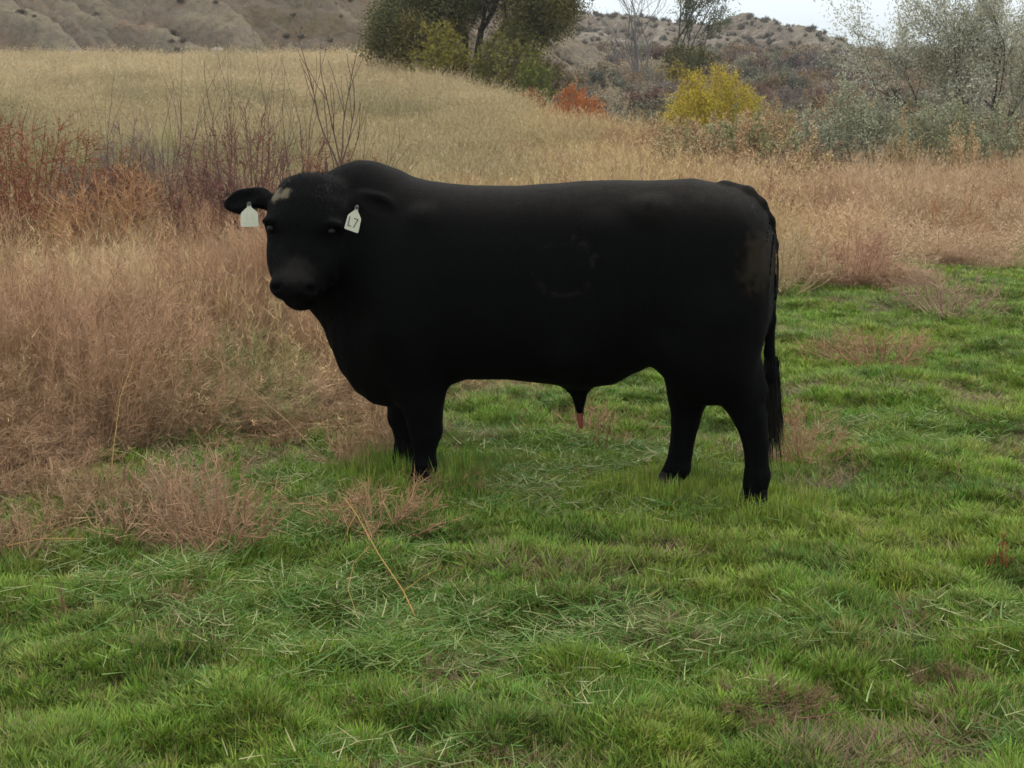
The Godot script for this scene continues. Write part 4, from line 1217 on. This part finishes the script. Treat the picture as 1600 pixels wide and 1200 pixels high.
	# single dry stalks
	var stalks := [
		["bent orange dry stalk with a side shoot, lying out over the green", [Vector3(-0.335, 0.03, -5.30), Vector3(-0.40, 0.12, -5.42), Vector3(-0.50, 0.22, -5.55), Vector3(-0.60, 0.33, -5.72), Vector3(-0.66, 0.36, -5.85)], 0.0030, Color(0.30, 0.175, 0.06), [[1, Vector3(0.14, 0.09, 0.0)], [3, Vector3(-0.05, -0.10, 0.03)], [0, Vector3(0.06, 0.03, 0.02)]]],
		["thin tan stalk arched beside the bent orange one", [Vector3(-0.55, 0.02, -5.32), Vector3(-0.60, 0.14, -5.38), Vector3(-0.585, 0.22, -5.45), Vector3(-0.53, 0.27, -5.5)], 0.0016, Color(0.30, 0.20, 0.08), []],
		["orange stalk lying flat at the left edge of the green", [Vector3(-2.05, 0.07, -6.0), Vector3(-1.9, 0.10, -6.0), Vector3(-1.72, 0.105, -5.98)], 0.0028, Color(0.30, 0.17, 0.07), [[0, Vector3(0.1, 0.08, 0.0)], [1, Vector3(0.12, 0.06, 0)]]],
		["tall straw stalk leaning across the dark gap in the dry weeds", [Vector3(-1.02, 0.0, -8.0), Vector3(-1.20, 0.18, -8.05), Vector3(-1.42, 0.36, -8.1), Vector3(-1.60, 0.52, -8.15)], 0.0017, Color(0.36, 0.26, 0.13), []],
		["slender yellow stalk standing among the weeds at the left", [Vector3(-1.87, 0.0, -6.9), Vector3(-1.84, 0.25, -6.9), Vector3(-1.80, 0.50, -6.92), Vector3(-1.74, 0.66, -6.95)], 0.0022, Color(0.40, 0.27, 0.10), []],
	]
	for k in stalks:
		sh = Shape.new()
		var pts: Array = k[1]
		var base: Vector3 = pts[0]
		var gy := ground_at(base.x, -base.z)
		var loc := []
		var rad := []
		for i in pts.size():
			loc.append(pts[i] - Vector3(base.x, 0, base.z))
			rad.append(k[2] * (1.0 - 0.6 * i / pts.size()))
		sh.tube(loc, rad, 5, k[3])
		for f in k[4]:
			sh.tube([loc[f[0]], loc[f[0]] + f[1] * 0.55 + Vector3(0, 0.01, 0), loc[f[0]] + f[1]], [k[2] * 0.6, k[2] * 0.45, k[2] * 0.2], 4, k[3])
		for i in 40:
			var f := rf(1.0, loc.size() - 1.01)
			var p: Vector3 = loc[int(f)].lerp(loc[int(f) + 1], f - int(f))
			sh.blade(p, rdir(), Vector3.ZERO, rf(0.01, 0.035), 0.0016, rdir(), 1, k[3] * 0.9, k[3])
		var o := shrub("dry_stalk", k[0], "stalk", base.x, -base.z, sh)
		o.position = Vector3(base.x, gy, base.z)
	# --- boulders at the foot of the hill
	for k in [["dark rounded boulder at the foot of the bare hill", -24.2, 88.0, 1.1, Color(0.055, 0.052, 0.052)], ["pale small rock at the foot of the bare hill", -21.0, 88.5, 0.3, Color(0.22, 0.19, 0.17)], ["pale rock lying half up the bare hill face", -17.6, 94.0, 0.35, Color(0.24, 0.205, 0.18)]]:
		var rock := SphereMesh.new()
		rock.radius = k[3]
		rock.height = k[3] * 1.3
		rock.radial_segments = 24
		rock.rings = 14
		var ar := rock.get_mesh_arrays()
		var rv: PackedVector3Array = ar[Mesh.ARRAY_VERTEX]
		for i in rv.size():
			var d := rv[i].normalized()
			rv[i] *= 1.0 + 0.55 * patchy.get_noise_3d(d.x * 2.4 + k[3] * 9.0, d.y * 2.4, d.z * 2.4)
		ar[Mesh.ARRAY_VERTEX] = rv
		var am := ArrayMesh.new()
		am.add_surface_from_arrays(Mesh.PRIMITIVE_TRIANGLES, ar)
		var o := part(numbered("boulder"), am, plain(k[4], 0.9), self)
		var lift: float = near_hill(k[1], k[2])[0]
		o.position = on(k[1], k[2], maxf(lift - 0.6, 0.0) + k[3] * 0.3)
		tag(o, k[0], "rock")

func _ready() -> void:
	rng.seed = 7
	var cam := Camera3D.new()
	cam.name = "camera"
	cam.position = Vector3(0, 1.9, 0)
	cam.rotation_degrees = Vector3(-10.83, 0, 0)
	cam.fov = 28.07
	cam.near = 0.05
	cam.far = 4000
	var lens := CameraAttributesPhysical.new()
	lens.frustum_focal_length = 48.0
	lens.frustum_focus_distance = 5.8
	lens.frustum_near = 0.05
	lens.frustum_far = 4000.0
	lens.exposure_aperture = 13.0
	cam.attributes = lens
	add_child(cam)
	var sky := ProceduralSkyMaterial.new()
	sky.sky_top_color = Color(1.28, 1.31, 1.32)
	sky.sky_horizon_color = Color(0.712, 0.748, 0.767)
	sky.sky_curve = 0.15
	sky.ground_bottom_color = Color(0.25, 0.23, 0.2)
	sky.ground_horizon_color = Color(0.4, 0.38, 0.35)
	sky.sun_angle_max = 1.0
	var env := Environment.new()
	env.background_mode = Environment.BG_SKY
	env.sky = Sky.new()
	env.sky.sky_material = sky
	env.tonemap_mode = Environment.TONE_MAPPER_LINEAR
	env.tonemap_exposure = 1.30
	env.fog_enabled = true
	env.fog_density = 0.0002
	env.fog_light_color = Color(0.86, 0.88, 0.90)
	env.ssao_enabled = true
	env.ssil_enabled = true
	env.sdfgi_enabled = true
	var we := WorldEnvironment.new()
	we.name = "world_environment"
	we.environment = env
	add_child(we)
	var sun := DirectionalLight3D.new()
	sun.name = "sun"
	sun.light_energy = 0.5
	sun.light_angular_distance = 14
	sun.light_color = Color(1.0, 0.97, 0.92)
	sun.shadow_enabled = true
	sun.rotation_degrees = Vector3(-52, 160, 0)
	add_child(sun)
	land.seed = 3
	land.frequency = 0.05
	land.fractal_octaves = 4
	clump.seed = 4
	clump.noise_type = FastNoiseLite.TYPE_CELLULAR
	clump.cellular_return_type = FastNoiseLite.RETURN_CELL_VALUE
	clump.frequency = 7.0
	clump.domain_warp_enabled = false
	soft.seed = 21
	soft.frequency = 0.05
	soft.fractal_octaves = 2
	patchy.seed = 11
	patchy.frequency = 0.5
	patchy.fractal_octaves = 3
	var nn := FastNoiseLite.new()
	nn.seed = 5
	nn.frequency = 0.05
	bump_noise = NoiseTexture2D.new()
	bump_noise.noise = nn
	bump_noise.seamless = true
	bump_noise.width = 256
	bump_noise.height = 256
	build_land()
	hill("hill", -75.0, 14.0, 82.0, 132.0, 300, 170, near_hill)
	hill("hill", -62.0, 90.0, 180.0, 300.0, 300, 160, far_hill)
	build_bull()
	build_grass()
	build_dry_growth()
	build_plants()
